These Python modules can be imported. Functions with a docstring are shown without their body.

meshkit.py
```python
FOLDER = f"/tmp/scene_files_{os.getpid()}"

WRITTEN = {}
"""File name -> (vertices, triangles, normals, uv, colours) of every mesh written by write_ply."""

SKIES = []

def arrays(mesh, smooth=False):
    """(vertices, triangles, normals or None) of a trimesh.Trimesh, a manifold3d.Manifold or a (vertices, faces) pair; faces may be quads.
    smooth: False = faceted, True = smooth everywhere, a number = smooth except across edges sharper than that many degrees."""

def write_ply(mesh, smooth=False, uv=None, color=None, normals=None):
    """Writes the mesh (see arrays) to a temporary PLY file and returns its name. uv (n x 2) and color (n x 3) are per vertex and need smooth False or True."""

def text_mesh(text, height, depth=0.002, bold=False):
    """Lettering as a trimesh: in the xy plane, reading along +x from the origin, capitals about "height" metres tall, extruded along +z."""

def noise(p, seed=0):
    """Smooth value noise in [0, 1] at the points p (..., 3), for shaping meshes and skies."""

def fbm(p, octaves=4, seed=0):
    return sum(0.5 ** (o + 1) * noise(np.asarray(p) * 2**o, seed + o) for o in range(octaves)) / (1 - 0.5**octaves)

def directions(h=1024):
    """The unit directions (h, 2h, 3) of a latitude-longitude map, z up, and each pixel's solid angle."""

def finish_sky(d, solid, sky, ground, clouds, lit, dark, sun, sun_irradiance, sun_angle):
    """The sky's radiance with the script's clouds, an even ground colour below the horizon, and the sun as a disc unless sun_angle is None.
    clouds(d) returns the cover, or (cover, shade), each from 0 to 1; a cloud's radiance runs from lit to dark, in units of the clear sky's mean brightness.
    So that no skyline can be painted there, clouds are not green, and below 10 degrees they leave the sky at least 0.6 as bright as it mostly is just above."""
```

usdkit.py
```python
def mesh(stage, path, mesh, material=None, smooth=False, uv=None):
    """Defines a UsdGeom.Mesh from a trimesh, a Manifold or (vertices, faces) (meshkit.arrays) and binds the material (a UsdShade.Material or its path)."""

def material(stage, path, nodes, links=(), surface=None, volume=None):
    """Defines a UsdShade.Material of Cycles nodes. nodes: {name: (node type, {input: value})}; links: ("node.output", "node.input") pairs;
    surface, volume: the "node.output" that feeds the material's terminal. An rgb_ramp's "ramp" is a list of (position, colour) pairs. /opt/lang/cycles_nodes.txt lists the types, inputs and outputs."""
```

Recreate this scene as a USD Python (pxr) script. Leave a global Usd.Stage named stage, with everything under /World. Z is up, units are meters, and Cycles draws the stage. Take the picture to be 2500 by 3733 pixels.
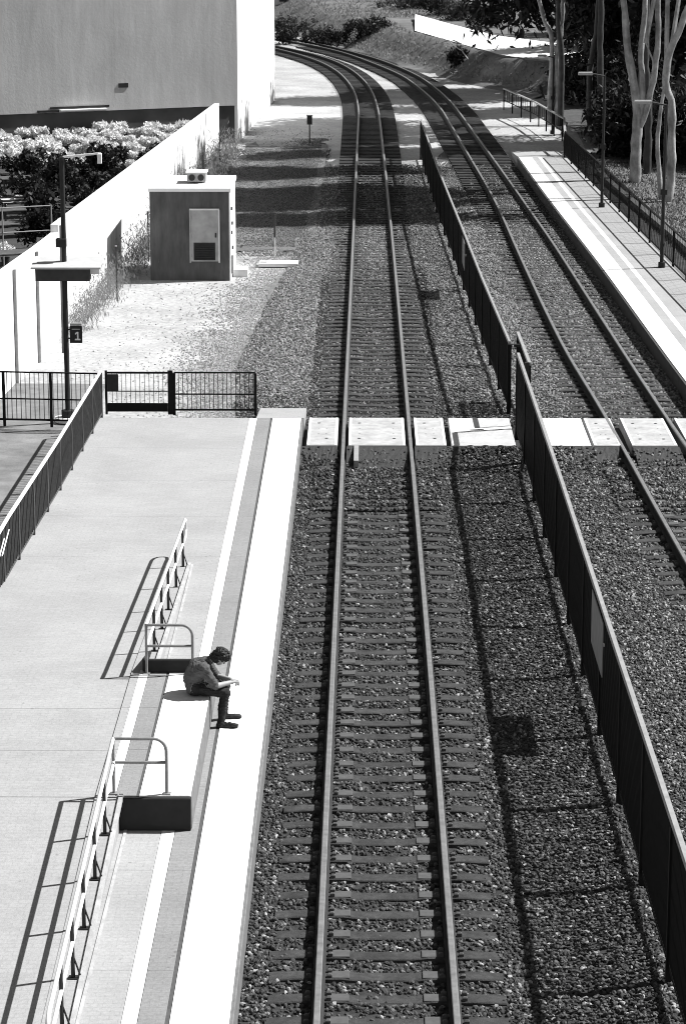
import math, random
import numpy as np, trimesh, manifold3d as m3, usdkit, meshkit
from scipy.interpolate import PchipInterpolator
from pxr import Usd, UsdGeom, UsdLux, UsdShade, Gf, Sdf, Vt
stage = Usd.Stage.CreateInMemory()
UsdGeom.SetStageUpAxis(stage, 'Z'); UsdGeom.SetStageMetersPerUnit(stage, 1.0)
W = UsdGeom.Xform.Define(stage, '/World'); UsdGeom.Scope.Define(stage, '/World/Looks')
stage.SetDefaultPrim(W.GetPrim())
rng = np.random.default_rng(7); random.seed(7)

# ---------------------------------------------------------------- camera, sky, sun, exposure
TH, YAW, CAM_H = .2392, -.00863, 12.2
cam = UsdGeom.Camera.Define(stage, '/World/Camera')
cam.CreateHorizontalApertureAttr(24.0); cam.CreateVerticalApertureAttr(24.0 * 1024 / 685)
cam.CreateFocalLengthAttr(24.0 * 9612 / 2500); cam.CreateClippingRangeAttr(Gf.Vec2f(.5, 3000))
EXPOSURE = .95
cam.CreateExposureAttr(EXPOSURE)
def frame(z, up):
    z = np.asarray(z, float); z /= np.linalg.norm(z)
    x = np.cross(up, z); x /= np.linalg.norm(x); y = np.cross(z, x)
    return x, y, z
fwd = np.array([math.sin(YAW) * math.cos(TH), math.cos(YAW) * math.cos(TH), -math.sin(TH)])
x, y, z = frame(-fwd, [0, 0, 1])
cam.AddTransformOp().Set(Gf.Matrix4d(*x, 0, *y, 0, *z, 0, 0, 0, CAM_H, 1))
SUN = np.array([.84, .26, 1.0]); SUN /= np.linalg.norm(SUN)
sun = UsdLux.DistantLight.Define(stage, '/World/sun')
sun.CreateIntensityAttr(1.25); sun.CreateNormalizeAttr(True); sun.CreateAngleAttr(.5); sun.CreateColorAttr(Gf.Vec3f(1, 1, 1))
x, y, z = frame(SUN, [0, 0, 1]); sun.AddTransformOp().Set(Gf.Matrix4d(*x, 0, *y, 0, *z, 0, 0, 0, 60, 1))
dome = UsdLux.DomeLight.Define(stage, '/World/sky')
usdkit.material(stage, '/World/Looks/sky', {
    's': ('sky_texture', dict(sky_type='single_scattering', sun_disc=False, sun_elevation=math.asin(SUN[2]), sun_rotation=math.atan2(SUN[0], SUN[1]))),
    'bw': ('rgb_to_bw', {}), 'b': ('background_shader', dict(strength=.05))},
    [('s.color', 'bw.color'), ('bw.val', 'b.color')], surface='b.background')
UsdShade.MaterialBindingAPI.Apply(dome.GetPrim()).Bind(UsdShade.Material.Get(stage, '/World/Looks/sky'))
dome.GetPrim().SetCustomDataByKey('kind', 'structure')

# ---------------------------------------------------------------- helpers
used = {}
def numbered(parent, name):
    k = parent + '/' + name; n = used.get(k, -1) + 1; used[k] = n
    return k if n == 0 else f'{k}_{n:03d}'
def path(parent): return '/World' if parent is None else str(parent.GetPath())
def meta(o, label=None, cat=None, group=None, kind=None):
    for k, v in (('label', label), ('category', cat), ('group', group), ('kind', kind)):
        if v: o.SetCustomDataByKey(k, v)
    return o
def thing(name, label, cat, loc=(0, 0, 0), rz=0, group=None, kind=None):
    xf = UsdGeom.Xform.Define(stage, numbered('/World', name))
    xf.AddTranslateOp().Set(Gf.Vec3d(*map(float, loc)))
    if rz: xf.AddRotateZOp().Set(float(rz))
    return meta(xf.GetPrim(), label, cat, group, kind)
class MB:
    def __init__(s): s.v, s.f, s.n = [], [], 0
    def add(s, v, f):
        s.v.append(np.asarray(v, float)); s.f.append(np.asarray(f, int) + s.n); s.n += len(s.v[-1]); return s
    def tm(s, m): return s.add(m.vertices, m.faces)
    def box(s, x0, x1, y0, y1, z0, z1, c=0.0):
        if c <= 0:
            v = [(x0,y0,z0),(x1,y0,z0),(x1,y1,z0),(x0,y1,z0),(x0,y0,z1),(x1,y0,z1),(x1,y1,z1),(x0,y1,z1)]
            f = [(0,2,1),(0,3,2),(4,5,6),(4,6,7),(0,1,5),(0,5,4),(1,2,6),(1,6,5),(2,3,7),(2,7,6),(3,0,4),(3,4,7)]
            return s.add(v, f)
        v = [(x0,y0,z0),(x1,y0,z0),(x1,y1,z0),(x0,y1,z0),(x0,y0,z1-c),(x1,y0,z1-c),(x1,y1,z1-c),(x0,y1,z1-c),
             (x0+c,y0+c,z1),(x1-c,y0+c,z1),(x1-c,y1-c,z1),(x0+c,y1-c,z1)]
        f = [(0,2,1),(0,3,2),(8,9,10),(8,10,11)]
        for k in range(4):
            a, b = k, (k + 1) % 4
            f += [(a,b,4+b),(a,4+b,4+a),(4+a,4+b,8+b),(4+a,8+b,8+a)]
        return s.add(v, f)
    def tube(s, pts, r, n=8, closed=True):
        pts = np.asarray(pts, float); r = np.broadcast_to(r, len(pts))
        t = np.gradient(pts, axis=0); t /= np.linalg.norm(t, axis=1)[:, None]
        a = np.array([0, 0, 1.]) if abs(t[0][2]) < .9 else np.array([1., 0, 0])
        u = np.cross(t[0], a)
        vs = []
        for p, d, q in zip(pts, t, r):
            u = u - d * (u @ d); u /= np.linalg.norm(u); w = np.cross(d, u)
            ang = np.arange(n) / n * 2 * np.pi
            vs.append(p + q * (np.cos(ang)[:, None] * u + np.sin(ang)[:, None] * w))
        v = np.vstack(vs); f = []
        for i in range(len(pts) - 1):
            for k in range(n):
                k2 = (k + 1) % n; A, B, C, D = i*n+k, i*n+k2, (i+1)*n+k2, (i+1)*n+k
                f += [(A, B, C), (A, C, D)]
        if closed:
            v = np.vstack([v, pts[:1], pts[-1:]]); m = len(v)
            for k in range(n):
                k2 = (k + 1) % n; f += [(m-2, k2, k), (m-1, (len(pts)-1)*n+k, (len(pts)-1)*n+k2)]
        return s.add(v, f)
    def quad(s, a, b, c, d): return s.add([a, b, c, d], [(0, 1, 2), (0, 2, 3)])
    def prism(s, poly, axis, lo, hi):
        """poly: 2-D convex outline; extruded along axis 0 / 1 / 2 from lo to hi"""
        poly = np.asarray(poly, float); n = len(poly)
        def put(p, h):
            o = np.empty((n, 3)); o[:, axis] = h; o[:, [k for k in range(3) if k != axis]] = p; return o
        v = np.vstack([put(poly, lo), put(poly, hi)]); f = []
        for k in range(1, n - 1): f += [(0, k + 1, k), (n, n + k, n + k + 1)]
        for k in range(n):
            k2 = (k + 1) % n; f += [(k, k2, n + k2), (k, n + k2, n + k)]
        m = trimesh.Trimesh(v, f, process=False); m.fix_normals()
        return s.add(m.vertices, m.faces)
    def arr(s): return np.vstack(s.v), np.vstack(s.f)
    def build(s, name, mat, parent=None, label=None, smooth=False, kind=None):
        o = usdkit.mesh(stage, numbered(path(parent), name), s.arr(), '/World/Looks/' + mat, smooth=smooth).GetPrim()
        return meta(o, label, None, None, kind)
def B(*a, c=0.0): return MB().box(*a, c=c)
def copy_of(root, loc, rz=0, scale=None, label=None, group=None):
    was = root.GetCustomData()
    base = root.GetName().rstrip('0123456789').rstrip('_')
    xf = UsdGeom.Xform.Define(stage, numbered('/World', base)); p = xf.GetPrim()
    p.GetReferences().AddInternalReference(root.GetPath())
    xf.ClearXformOpOrder()
    for a in list(p.GetAttributes()):
        if a.GetName().startswith('xformOp:'): p.RemoveProperty(a.GetName())
    m = Gf.Matrix4d(1)
    s = np.ones(3) * (scale if scale is not None else 1)
    ms = Gf.Matrix4d().SetScale(Gf.Vec3d(*map(float, s))); mr = Gf.Matrix4d().SetRotate(Gf.Rotation(Gf.Vec3d(0, 0, 1), float(rz))); mt = Gf.Matrix4d().SetTranslate(Gf.Vec3d(*map(float, loc)))
    xf.AddTransformOp(opSuffix='place').Set(ms * mr * mt)
    p.SetInstanceable(True)
    return meta(p, label or was.get('label'), was.get('category'), group or was.get('group'))

# ---------------------------------------------------------------- materials (a black-and-white picture: every colour is a grey)
def g(v): return (v, v, v)
def mat(name, lo, hi, scale=6., detail=6., rough=.8, bump=0., bscale=None, metallic=0., spec=.3, island=0., stain=None, stretch=None, paver=None, spots=None):
    n = {'tc': ('geometry', {}), 'n': ('noise_texture', dict(scale=scale, detail=detail, roughness=.65)),
         'r': ('rgb_ramp', dict(ramp=[(.3, g(lo)), (.7, g(hi))])),
         'p': ('principled_bsdf', dict(roughness=rough, metallic=metallic, specular_ior_level=spec))}
    L = [('tc.position', 'n.vector'), ('n.fac', 'r.fac')]
    col = 'r.color'
    if stretch:
        n['mp'] = ('mapping', dict(scale=stretch)); L[0] = ('tc.position', 'mp.vector'); L.append(('mp.vector', 'n.vector'))
    if paver:
        n['pv'] = ('brick_texture', dict(color1=g(1.), color2=g(.94), mortar=g(paver[2]), scale=1., mortar_size=.006, mortar_smooth=.3, brick_width=paver[0], row_height=paver[1])); n['px'] = ('mix', dict(mix_type='multiply', fac=1.))
        L += [('tc.position', 'pv.vector'), (col, 'px.color1'), ('pv.color', 'px.color2')]; col = 'px.color'
    if spots:
        n['vo'] = ('voronoi_texture', dict(scale=spots[0], randomness=1.)); n['vr'] = ('rgb_ramp', dict(ramp=[(.0, g(spots[1])), (.09, g(spots[1])), (.13, g(1.))]))
        n['vn'] = ('noise_texture', dict(scale=.9, detail=3.)); n['vm'] = ('rgb_ramp', dict(ramp=[(.48, g(0.)), (.56, g(1.))])); n['vx'] = ('mix', dict(mix_type='multiply'))
        L += [('tc.position', 'vo.vector'), ('vo.distance', 'vr.fac'), ('tc.position', 'vn.vector'), ('vn.fac', 'vm.fac'), ('vm.color', 'vx.fac'), (col, 'vx.color1'), ('vr.color', 'vx.color2')]; col = 'vx.color'
    if stain:
        n['sn'] = ('noise_texture', dict(scale=stain[0], detail=4., roughness=.6)); n['sr'] = ('rgb_ramp', dict(ramp=[(.35, g(stain[1])), (.65, g(1.))]))
        n['sm'] = ('mix', dict(mix_type='multiply', fac=1.))
        L += [('tc.position', 'sn.vector'), ('sn.fac', 'sr.fac'), (col, 'sm.color1'), ('sr.color', 'sm.color2')]; col = 'sm.color'
    if island:
        n['im'] = ('map_range', dict(from_min=0., from_max=1., to_min=1 - island, to_max=1 + island)); n['ic'] = ('combine_color', {}); n['ix'] = ('mix', dict(mix_type='multiply', fac=1.))
        L += [('tc.random_per_island', 'im.value'), ('im.result', 'ic.r'), ('im.result', 'ic.g'), ('im.result', 'ic.b'), (col, 'ix.color1'), ('ic.color', 'ix.color2')]; col = 'ix.color'
    L.append((col, 'p.base_color'))
    if bump:
        n['bn'] = ('noise_texture', dict(scale=bscale or scale * 4, detail=5., roughness=.7)); n['b'] = ('bump', dict(strength=bump, distance=.02))
        L += [('tc.position', 'bn.vector'), ('bn.fac', 'b.height'), ('b.normal', 'p.normal')]
    usdkit.material(stage, '/World/Looks/' + name, n, L, surface='p.BSDF')
def leafmat(name, lo, hi, trans=.3, rough=.6):
    n = {'tc': ('geometry', {}), 'r': ('rgb_ramp', dict(ramp=[(0., g(lo)), (1., g(hi))])), 'd': ('principled_bsdf', dict(roughness=rough, specular_ior_level=.25)),
         't': ('translucent_bsdf', {}), 'm': ('mix_closure', dict(fac=trans))}
    usdkit.material(stage, '/World/Looks/' + name, n, [('tc.random_per_island', 'r.fac'), ('r.color', 'd.base_color'), ('r.color', 't.color'), ('d.BSDF', 'm.closure1'), ('t.BSDF', 'm.closure2')], surface='m.closure')
mat('paving', .275, .36, 22, 9, bump=.3, bscale=60, stain=(.7, .86), paver=(.2, .1, .86), spots=(5., .72))
mat('paving_band', .19, .27, 22, 9, bump=.3, bscale=60, stain=(.6, .85), paver=(.2, .1, .84), spots=(6., .7))
mat('white_paint', .58, .78, 9, 8, stain=(1.4, .82), spots=(7., .7))
mat('tactile', .62, .78, 9, 8, bump=.3, bscale=30, stain=(1.0, .84), spots=(5., .68))
mat('joint_dark', .05, .08, 12)
mat('concrete_side', .10, .17, 6, 6, bump=.3)
mat('deck_face', .012, .02, 6, 6)
mat('panel_concrete', .30, .46, 5, 8, bump=.3, stain=(2.2, .8))
mat('panel_light', .55, .68, 4, 6, bump=.2, stain=(1.5, .88))
mat('asphalt', .018, .045, 18, 8, bump=.8, bscale=50)
mat('ballast', .010, .045, 16, 9, bump=1., bscale=22, stain=(.8, .7))  # dark bed: oil stain plus rail shadow put into the colour
mat('ballast_shaded', .03, .075, 7, 9, bump=1., bscale=14, stain=(.7, .75))  # darker than the pale bed: tree shade put into the colour
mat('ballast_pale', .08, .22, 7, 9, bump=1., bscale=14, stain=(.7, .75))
for k, v in enumerate((.03, .058, .11, .29, .07, .13, .20, .32)): mat(f'stone_{k}', v * .75, v * 1.2, 30, 3, rough=.85)
mat('tie_concrete', .028, .068, 14, 9, bump=.6, stain=(2.2, .45))
mat('tie_seat', .055, .085, 10, 6)
mat('rail_side', .014, .026, 10, 6, rough=.7)
mat('rail_head', .15, .24, 8, 5, rough=.5, metallic=.35)
mat('clip', .05, .11, 20, 4, rough=.5)
mat('black_metal', .014, .022, 10, 3, rough=.55)
mat('fence_metal', .007, .012, 10, 3, rough=.7, spec=.1)
mat('shaded_gravel', .07, .19, 9, 10, bump=1., bscale=14, stain=(.6, .7))  # dark tone carries tree shade painted over the pale dirt
mat('fence_grey', .05, .085, 10, 3, rough=.6)
mat('top_rail', .20, .30, 6, 6, rough=.6)
mat('pale_rail', .55, .68, 6, 6, rough=.5)
mat('handrail', .16, .24, 12, 5, rough=.45)
mat('sand', .25, .50, 7, 10, bump=1., bscale=16, stain=(.45, .70), spots=(3., .5))
mat('dirt', .12, .24, 1.4, 9, bump=.8, bscale=9, stain=(.4, .7))
mat('bank', .09, .17, .9, 9, bump=1., bscale=6, stain=(.3, .65))
mat('pale_road', .66, .78, 1, 6)
mat('wall_white', .56, .80, 4, 9, bump=.3, stain=(.6, .86), stretch=(1., 1., .15))
mat('bldg_front_shaded', .50, .63, 3.2, 9, bump=.4, bscale=10, stain=(.25, .86), stretch=(1., 1., .12))  # greyer than the side wall: shade on the front painted in
mat('bldg_side', .78, .84, .9, 6)
mat('bldg_base', .07, .10, 1.4, 7, stain=(.5, .8))
mat('shed_wall_shaded', .07, .125, 6, 8, bump=.4, stain=(1.1, .75), stretch=(1., 1., .2))  # shed front, its shade put into the colour
mat('shed_side_lit', .68, .78, 3, 6)  # same shed's sunny side, sunlight put into the colour
mat('roof_white', .72, .82, 3, 6)
mat('door_pale', .32, .42, 4, 6, stain=(1, .85))
mat('door_dark', .02, .03, 6, 4)
mat('trim', .6, .7, 4, 4)
mat('galv', .22, .32, 9, 5, rough=.5)
mat('sign_dark', .016, .024, 9, 4)
mat('sign_box', .035, .05, 5, 4)
mat('sign_plate', .16, .22, 5, 5)
mat('canopy', .36, .44, 4, 5)
mat('skin', .24, .30, 9, 4, rough=.55)
mat('hair', .008, .016, 40, 4, rough=.6)
mat('shirt', .055, .09, 14, 5, rough=.9, bump=.3)
mat('trousers', .014, .022, 14, 5, rough=.9)
mat('shoe', .018, .03, 12, 4)
mat('bark', .22, .46, 5, 9, bump=.9, bscale=9, stain=(1.6, .42), stretch=(1., 1., .3))
mat('bark_dark', .025, .06, 3, 8, bump=.8, bscale=6)
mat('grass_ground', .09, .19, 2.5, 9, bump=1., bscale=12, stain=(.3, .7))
mat('shaded_litter', .03, .07, 2.5, 9, bump=1., bscale=10)  # woodland floor with the shade under the trees painted in
mat('shaded_side', .035, .06, 5, 6, bump=.3)  # concrete darkened: shade on the platform face put into the colour
mat('pot', .02, .03, 6, 4)
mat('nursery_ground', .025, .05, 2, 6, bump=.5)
mat('bench', .05, .08, 5, 5)
mat('tarp', .66, .78, 2, 6, bump=.5, bscale=5)
mat('dry_weed', .17, .32, 3, 6, island=.5)
leafmat('leaf_dark', .018, .06, .25)
leafmat('leaf_mid', .05, .12, .3)
leafmat('leaf_pale', .72, .92, .15, .5)
leafmat('leaf_dry', .2, .42, .3, .8)
leafmat('grass', .10, .26, .35, .8)

# ---------------------------------------------------------------- the lie of the land
yk = [20, 26.4, 36, 58.8, 76.4, 97, 118.2, 133.4, 144, 151.5, 160, 170, 177.1, 187, 197, 210]
t1L = PchipInterpolator([20, 26.4, 36, 58.8, 76.4, 97, 118.5, 133.4, 144, 151.1], [-.515, -.51, -.5, -.47, -.44, -.41, -.38, -.36, -.49, -.76])
t1R = PchipInterpolator([20, 26.4, 36, 58.8, 76.4, 97, 118.5, 133.4, 144, 151.9], [.99, 1.0, 1.01, .97, .93, .86, .77, .68, .5, .2])
t2L = PchipInterpolator([20, 48.65, 54.5, 58.9, 68, 83, 95.7, 117.3, 135.7], [6.5, 5.68, 5.54, 5.43, 5.14, 4.96, 4.87, 4.41, 3.97])
t2R = PchipInterpolator([20, 48.65, 57.9, 72.9, 86, 96.3, 118.2, 139.5], [8.02, 7.12, 6.83, 6.50, 6.24, 5.96, 5.32, 4.65])
def polyline(f, ys, extra): return np.array([(float(f(v)), v) for v in ys] + extra)
def resample(p, step):
    s = np.r_[0, np.cumsum(np.linalg.norm(np.diff(p, axis=0), axis=1))]
    q = np.arange(0, s[-1], step); fx, fy = PchipInterpolator(s, p[:, 0]), PchipInterpolator(s, p[:, 1])
    return np.c_[fx(q), fy(q)]
R1L = resample(polyline(t1L, np.arange(20, 151, 3), [(-.80, 151.8), (-1.48, 161.2), (-2.48, 169.4), (-3.99, 177.1), (-6.37, 185.6), (-10, 195), (-16, 207)]), 1.5)
R1R = resample(polyline(t1R, np.arange(20, 151, 3), [(.2, 151.9), (-.46, 161.0), (-1.63, 170.6), (-3.29, 178.6), (-6.46, 188.4), (-10.2, 197.5), (-16.2, 209.5)]), 1.5)
R2L = resample(polyline(t2L, np.arange(20, 135, 3), [(3.97, 135.7), (2.52, 157.3), (-.08, 174.), (-1.56, 181.2), (-5.5, 193.5), (-10, 203), (-16, 214)]), 1.5)
R2R = resample(polyline(t2R, np.arange(20, 139, 3), [(4.65, 139.5), (3.51, 156.7), (1.32, 172.0), (-1.58, 184.2), (-5.4, 196.5), (-10, 206), (-16, 217)]), 1.5)

def sheet(name, xs, ys, zf, m, kind='structure', parent=None):
    X, Y = np.meshgrid(xs, ys); Z = zf(X, Y); n, k = X.shape
    i = np.arange((n - 1) * (k - 1)); r, c = i // (k - 1), i % (k - 1); a = r * k + c
    f = np.c_[a, a + 1, a + k + 1, a + k]
    o = usdkit.mesh(stage, numbered(path(parent), name), (np.c_[X.ravel(), Y.ravel(), Z.ravel()], np.vstack([f[:, [0, 1, 2]], f[:, [0, 2, 3]]])), '/World/Looks/' + m, smooth=True).GetPrim()
    return meta(o, None, None, None, kind)
def fb(X, Y, s, seed=0, o=4): return meshkit.fbm(np.stack([X * s, Y * s, 0 * X], -1), o, seed) - .5
def sm(v, a, b): t = np.clip((v - a) / (b - a), 0, 1); return t * t * (3 - 2 * t)
def foot(Y): return np.interp(Y, [60, 120, 148, 152, 161, 172, 186, 260], [40, 14, 9.2, 8.6, 5.2, 2.2, -1.0, -18])   # where the bank beyond the curve begins
def ground_z(X, Y):
    z = -.13 + .07 * fb(X, Y, .35, 1)
    d = (X - foot(Y)) * .55
    ex = np.interp(Y, [140, 148, 157.5, 170, 182, 196, 215], [16, 13, 8.0, 5.5, 3.2, .6, -4])
    z = z + 1.5 * sm((X - foot(Y)) / np.maximum(ex - foot(Y), .8), 0, 1) * sm(Y, 138, 146) + 9 * sm(Y, 204, 300)
    return z
sheet('ground', np.r_[-600, -300, -120, np.linspace(-60, 60, 241), 120, 300, 600], np.r_[-60, -20, np.linspace(10, 240, 300), np.linspace(245, 320, 16), 450, 900, 1600, 2500], ground_z, 'sand')
def bank_z(X, Y): return ground_z(X, Y) + .14
# darker bank and hillside lying on the ground beyond the tracks
Y = np.linspace(147, 235, 150); U = np.linspace(0, 1, 50) ** 1.7
Yg, Ug = np.meshgrid(Y, U, indexing='ij'); Xg = foot(Yg) - .6 + fb(Yg, Yg * 0, .2, 3) * 2 + Ug * 55
Zg = bank_z(Xg, Yg) - .25 * (1 - sm(Ug, 0, .012)) + .25 * np.maximum(fb(Xg, Yg, .6, 5), 0) * sm(Ug, 0, .05)
k = 50; i = np.arange(149 * 49); a = i // 49 * k + i % 49
usd = usdkit.mesh(stage, numbered('/World', 'embankment'), (np.c_[Xg.ravel(), Yg.ravel(), Zg.ravel()], np.vstack([np.c_[a, a + k, a + k + 1], np.c_[a, a + k + 1, a + 1]])), '/World/Looks/bank', smooth=True)
meta(usd.GetPrim(), kind='structure')
# pale strip of road on top of the bank
rd = MB()
pts = [((3.3, 182, 1.56), (3.6, 196.5, 1.9)), ((5.6, 170, 1.56), (5.9, 184.5, 1.85)), ((8.05, 157.5, 1.56), (8.26, 173, 1.8)), ((13, 148, 1.62), (13, 162, 1.8))]
for (a, b), (c, d) in zip(pts[:-1], pts[1:]): rd.quad(a, c, d, b)
v, f = rd.arr(); vb = v.copy(); vb[:, 2] -= .6
rs = MB()
lo = lambda p: (p[0], p[1], p[2] - .5)
for (a, b), (c, d) in zip(pts[:-1], pts[1:]): rs.quad(lo(a), lo(c), c, a); rs.quad(b, d, lo(d), lo(b))
road = meta(UsdGeom.Xform.Define(stage, numbered('/World', 'bank_road')).GetPrim(), kind='structure')
rd.build('surface', 'pale_road', road); rs.build('edge', 'bank', road)
# ground left of the platform, and the lawn on the right
sheet('side_yard', np.linspace(-26, -6.33, 60), np.linspace(18, 63.5, 90), lambda X, Y: -.06 + .03 * fb(X, Y, .8, 9), 'dirt')
def gz(X, Y): return .22 + .12 * fb(X, Y, .3, 12) + .06 * fb(X, Y, 1.4, 13) + .25 * sm(X, 12, 22)
gxl = lambda Y: np.interp(Y, [60, 80.5, 101.4, 125, 140], [10.75, 10.0, 9.28, 9.9, 9.6])
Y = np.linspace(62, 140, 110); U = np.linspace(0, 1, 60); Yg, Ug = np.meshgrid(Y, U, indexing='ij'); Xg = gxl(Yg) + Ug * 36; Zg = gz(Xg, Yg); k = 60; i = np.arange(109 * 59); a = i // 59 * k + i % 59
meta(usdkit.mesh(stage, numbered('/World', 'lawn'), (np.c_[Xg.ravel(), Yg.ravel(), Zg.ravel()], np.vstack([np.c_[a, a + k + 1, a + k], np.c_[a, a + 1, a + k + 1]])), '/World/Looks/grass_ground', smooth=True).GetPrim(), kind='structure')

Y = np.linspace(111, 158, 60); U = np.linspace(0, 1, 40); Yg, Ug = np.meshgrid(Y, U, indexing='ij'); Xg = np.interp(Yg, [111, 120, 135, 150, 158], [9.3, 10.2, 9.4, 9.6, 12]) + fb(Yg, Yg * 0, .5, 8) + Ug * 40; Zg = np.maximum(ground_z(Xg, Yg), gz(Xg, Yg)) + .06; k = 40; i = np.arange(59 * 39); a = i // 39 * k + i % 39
meta(usdkit.mesh(stage, numbered('/World', 'woodland_floor'), (np.c_[Xg.ravel(), Yg.ravel(), Zg.ravel()], np.vstack([np.c_[a, a + k + 1, a + k], np.c_[a, a + 1, a + k + 1]])), '/World/Looks/shaded_litter', smooth=True).GetPrim(), kind='structure')  # dark sheet over pale ground, understory shade in its colour
# ballast bed
bl = lambda Y: np.interp(Y, [18, 58.2, 59.5, 66, 76, 86, 98, 125, 150], [-1.40, -1.40, -3.0, -3.3, -2.9, -2.4, -2.1, -1.9, -1.9])
plR = PchipInterpolator([20, 46, 62.7, 79.7, 99.8, 112], [9.15, 8.02, 7.53, 7.18, 6.65, 6.4])
br = lambda Y: np.where(np.asarray(Y) < 112, plR(np.minimum(Y, 112)) + .05, np.interp(Y, [112, 125, 150], [6.4, 6.2, 5.0]))
def bed_z(X, Y):
    z = -.05 + .05 * fb(X, Y, 1.2, 21) + .035 * fb(X, Y, 6, 22, 3)
    z -= .05 * sm(X, 1.9, 2.6) * (1 - sm(X, 3.6, 4.6))
    z -= .06 * sm(bl(Y) + .5, X, X + .4) * (Y > 58)
    return z
def bed(name, y0, y1, ny, nx, m):
    Y = np.linspace(y0, y1, ny); U = np.linspace(0, 1, nx); Yg, Ug = np.meshgrid(Y, U, indexing='ij')
    e = np.where(Yg > 59, .35 * fb(Yg, Yg * 0, .9, 31) * 2, 0)
    Xg = bl(Yg) + e * (1 - Ug) + Ug * (br(Yg) - bl(Yg)); Zg = bed_z(Xg, Yg)
    if y1 > 100: Yg = Yg + sm(Yg, 100, y1) * fb(Xg, Yg * 0, .8, 77) * 22
    i = np.arange((ny - 1) * (nx - 1)); a = i // (nx - 1) * nx + i % (nx - 1)
    return meta(usdkit.mesh(stage, numbered('/World', name), (np.c_[Xg.ravel(), Yg.ravel(), Zg.ravel()], np.vstack([np.c_[a, a + nx + 1, a + nx], np.c_[a, a + 1, a + nx + 1]])), '/World/Looks/' + m, smooth=True).GetPrim(), kind='structure')
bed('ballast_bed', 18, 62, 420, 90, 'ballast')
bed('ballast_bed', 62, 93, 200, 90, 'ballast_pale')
bed('ballast_bed', 93, 114, 140, 80, 'ballast_shaded')  # stretch under the tree shadows, shade painted into the bed

wallx = lambda y: np.interp(y, [58, 64.7, 68, 90, 118, 122], [-8.86, -8.52, -8.33, -7.55, -6.54, -6.4])
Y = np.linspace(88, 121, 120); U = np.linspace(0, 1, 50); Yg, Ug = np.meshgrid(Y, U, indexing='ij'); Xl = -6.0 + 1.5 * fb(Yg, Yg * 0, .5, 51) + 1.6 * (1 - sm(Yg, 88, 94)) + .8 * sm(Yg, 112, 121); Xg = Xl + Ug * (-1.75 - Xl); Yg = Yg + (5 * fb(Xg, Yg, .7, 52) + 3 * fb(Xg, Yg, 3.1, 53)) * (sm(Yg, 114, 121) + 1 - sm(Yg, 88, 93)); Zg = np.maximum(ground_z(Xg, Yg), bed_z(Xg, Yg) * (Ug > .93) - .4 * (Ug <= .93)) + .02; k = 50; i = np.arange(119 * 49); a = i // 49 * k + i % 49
meta(usdkit.mesh(stage, numbered('/World', 'shaded_gravel'), (np.c_[Xg.ravel(), Yg.ravel(), Zg.ravel()], np.vstack([np.c_[a, a + k + 1, a + k], np.c_[a, a + 1, a + k + 1]])), '/World/Looks/shaded_gravel', smooth=True).GetPrim(), kind='structure')  # added sheet, coloured dark to deepen the tree shadows on the dirt
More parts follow.
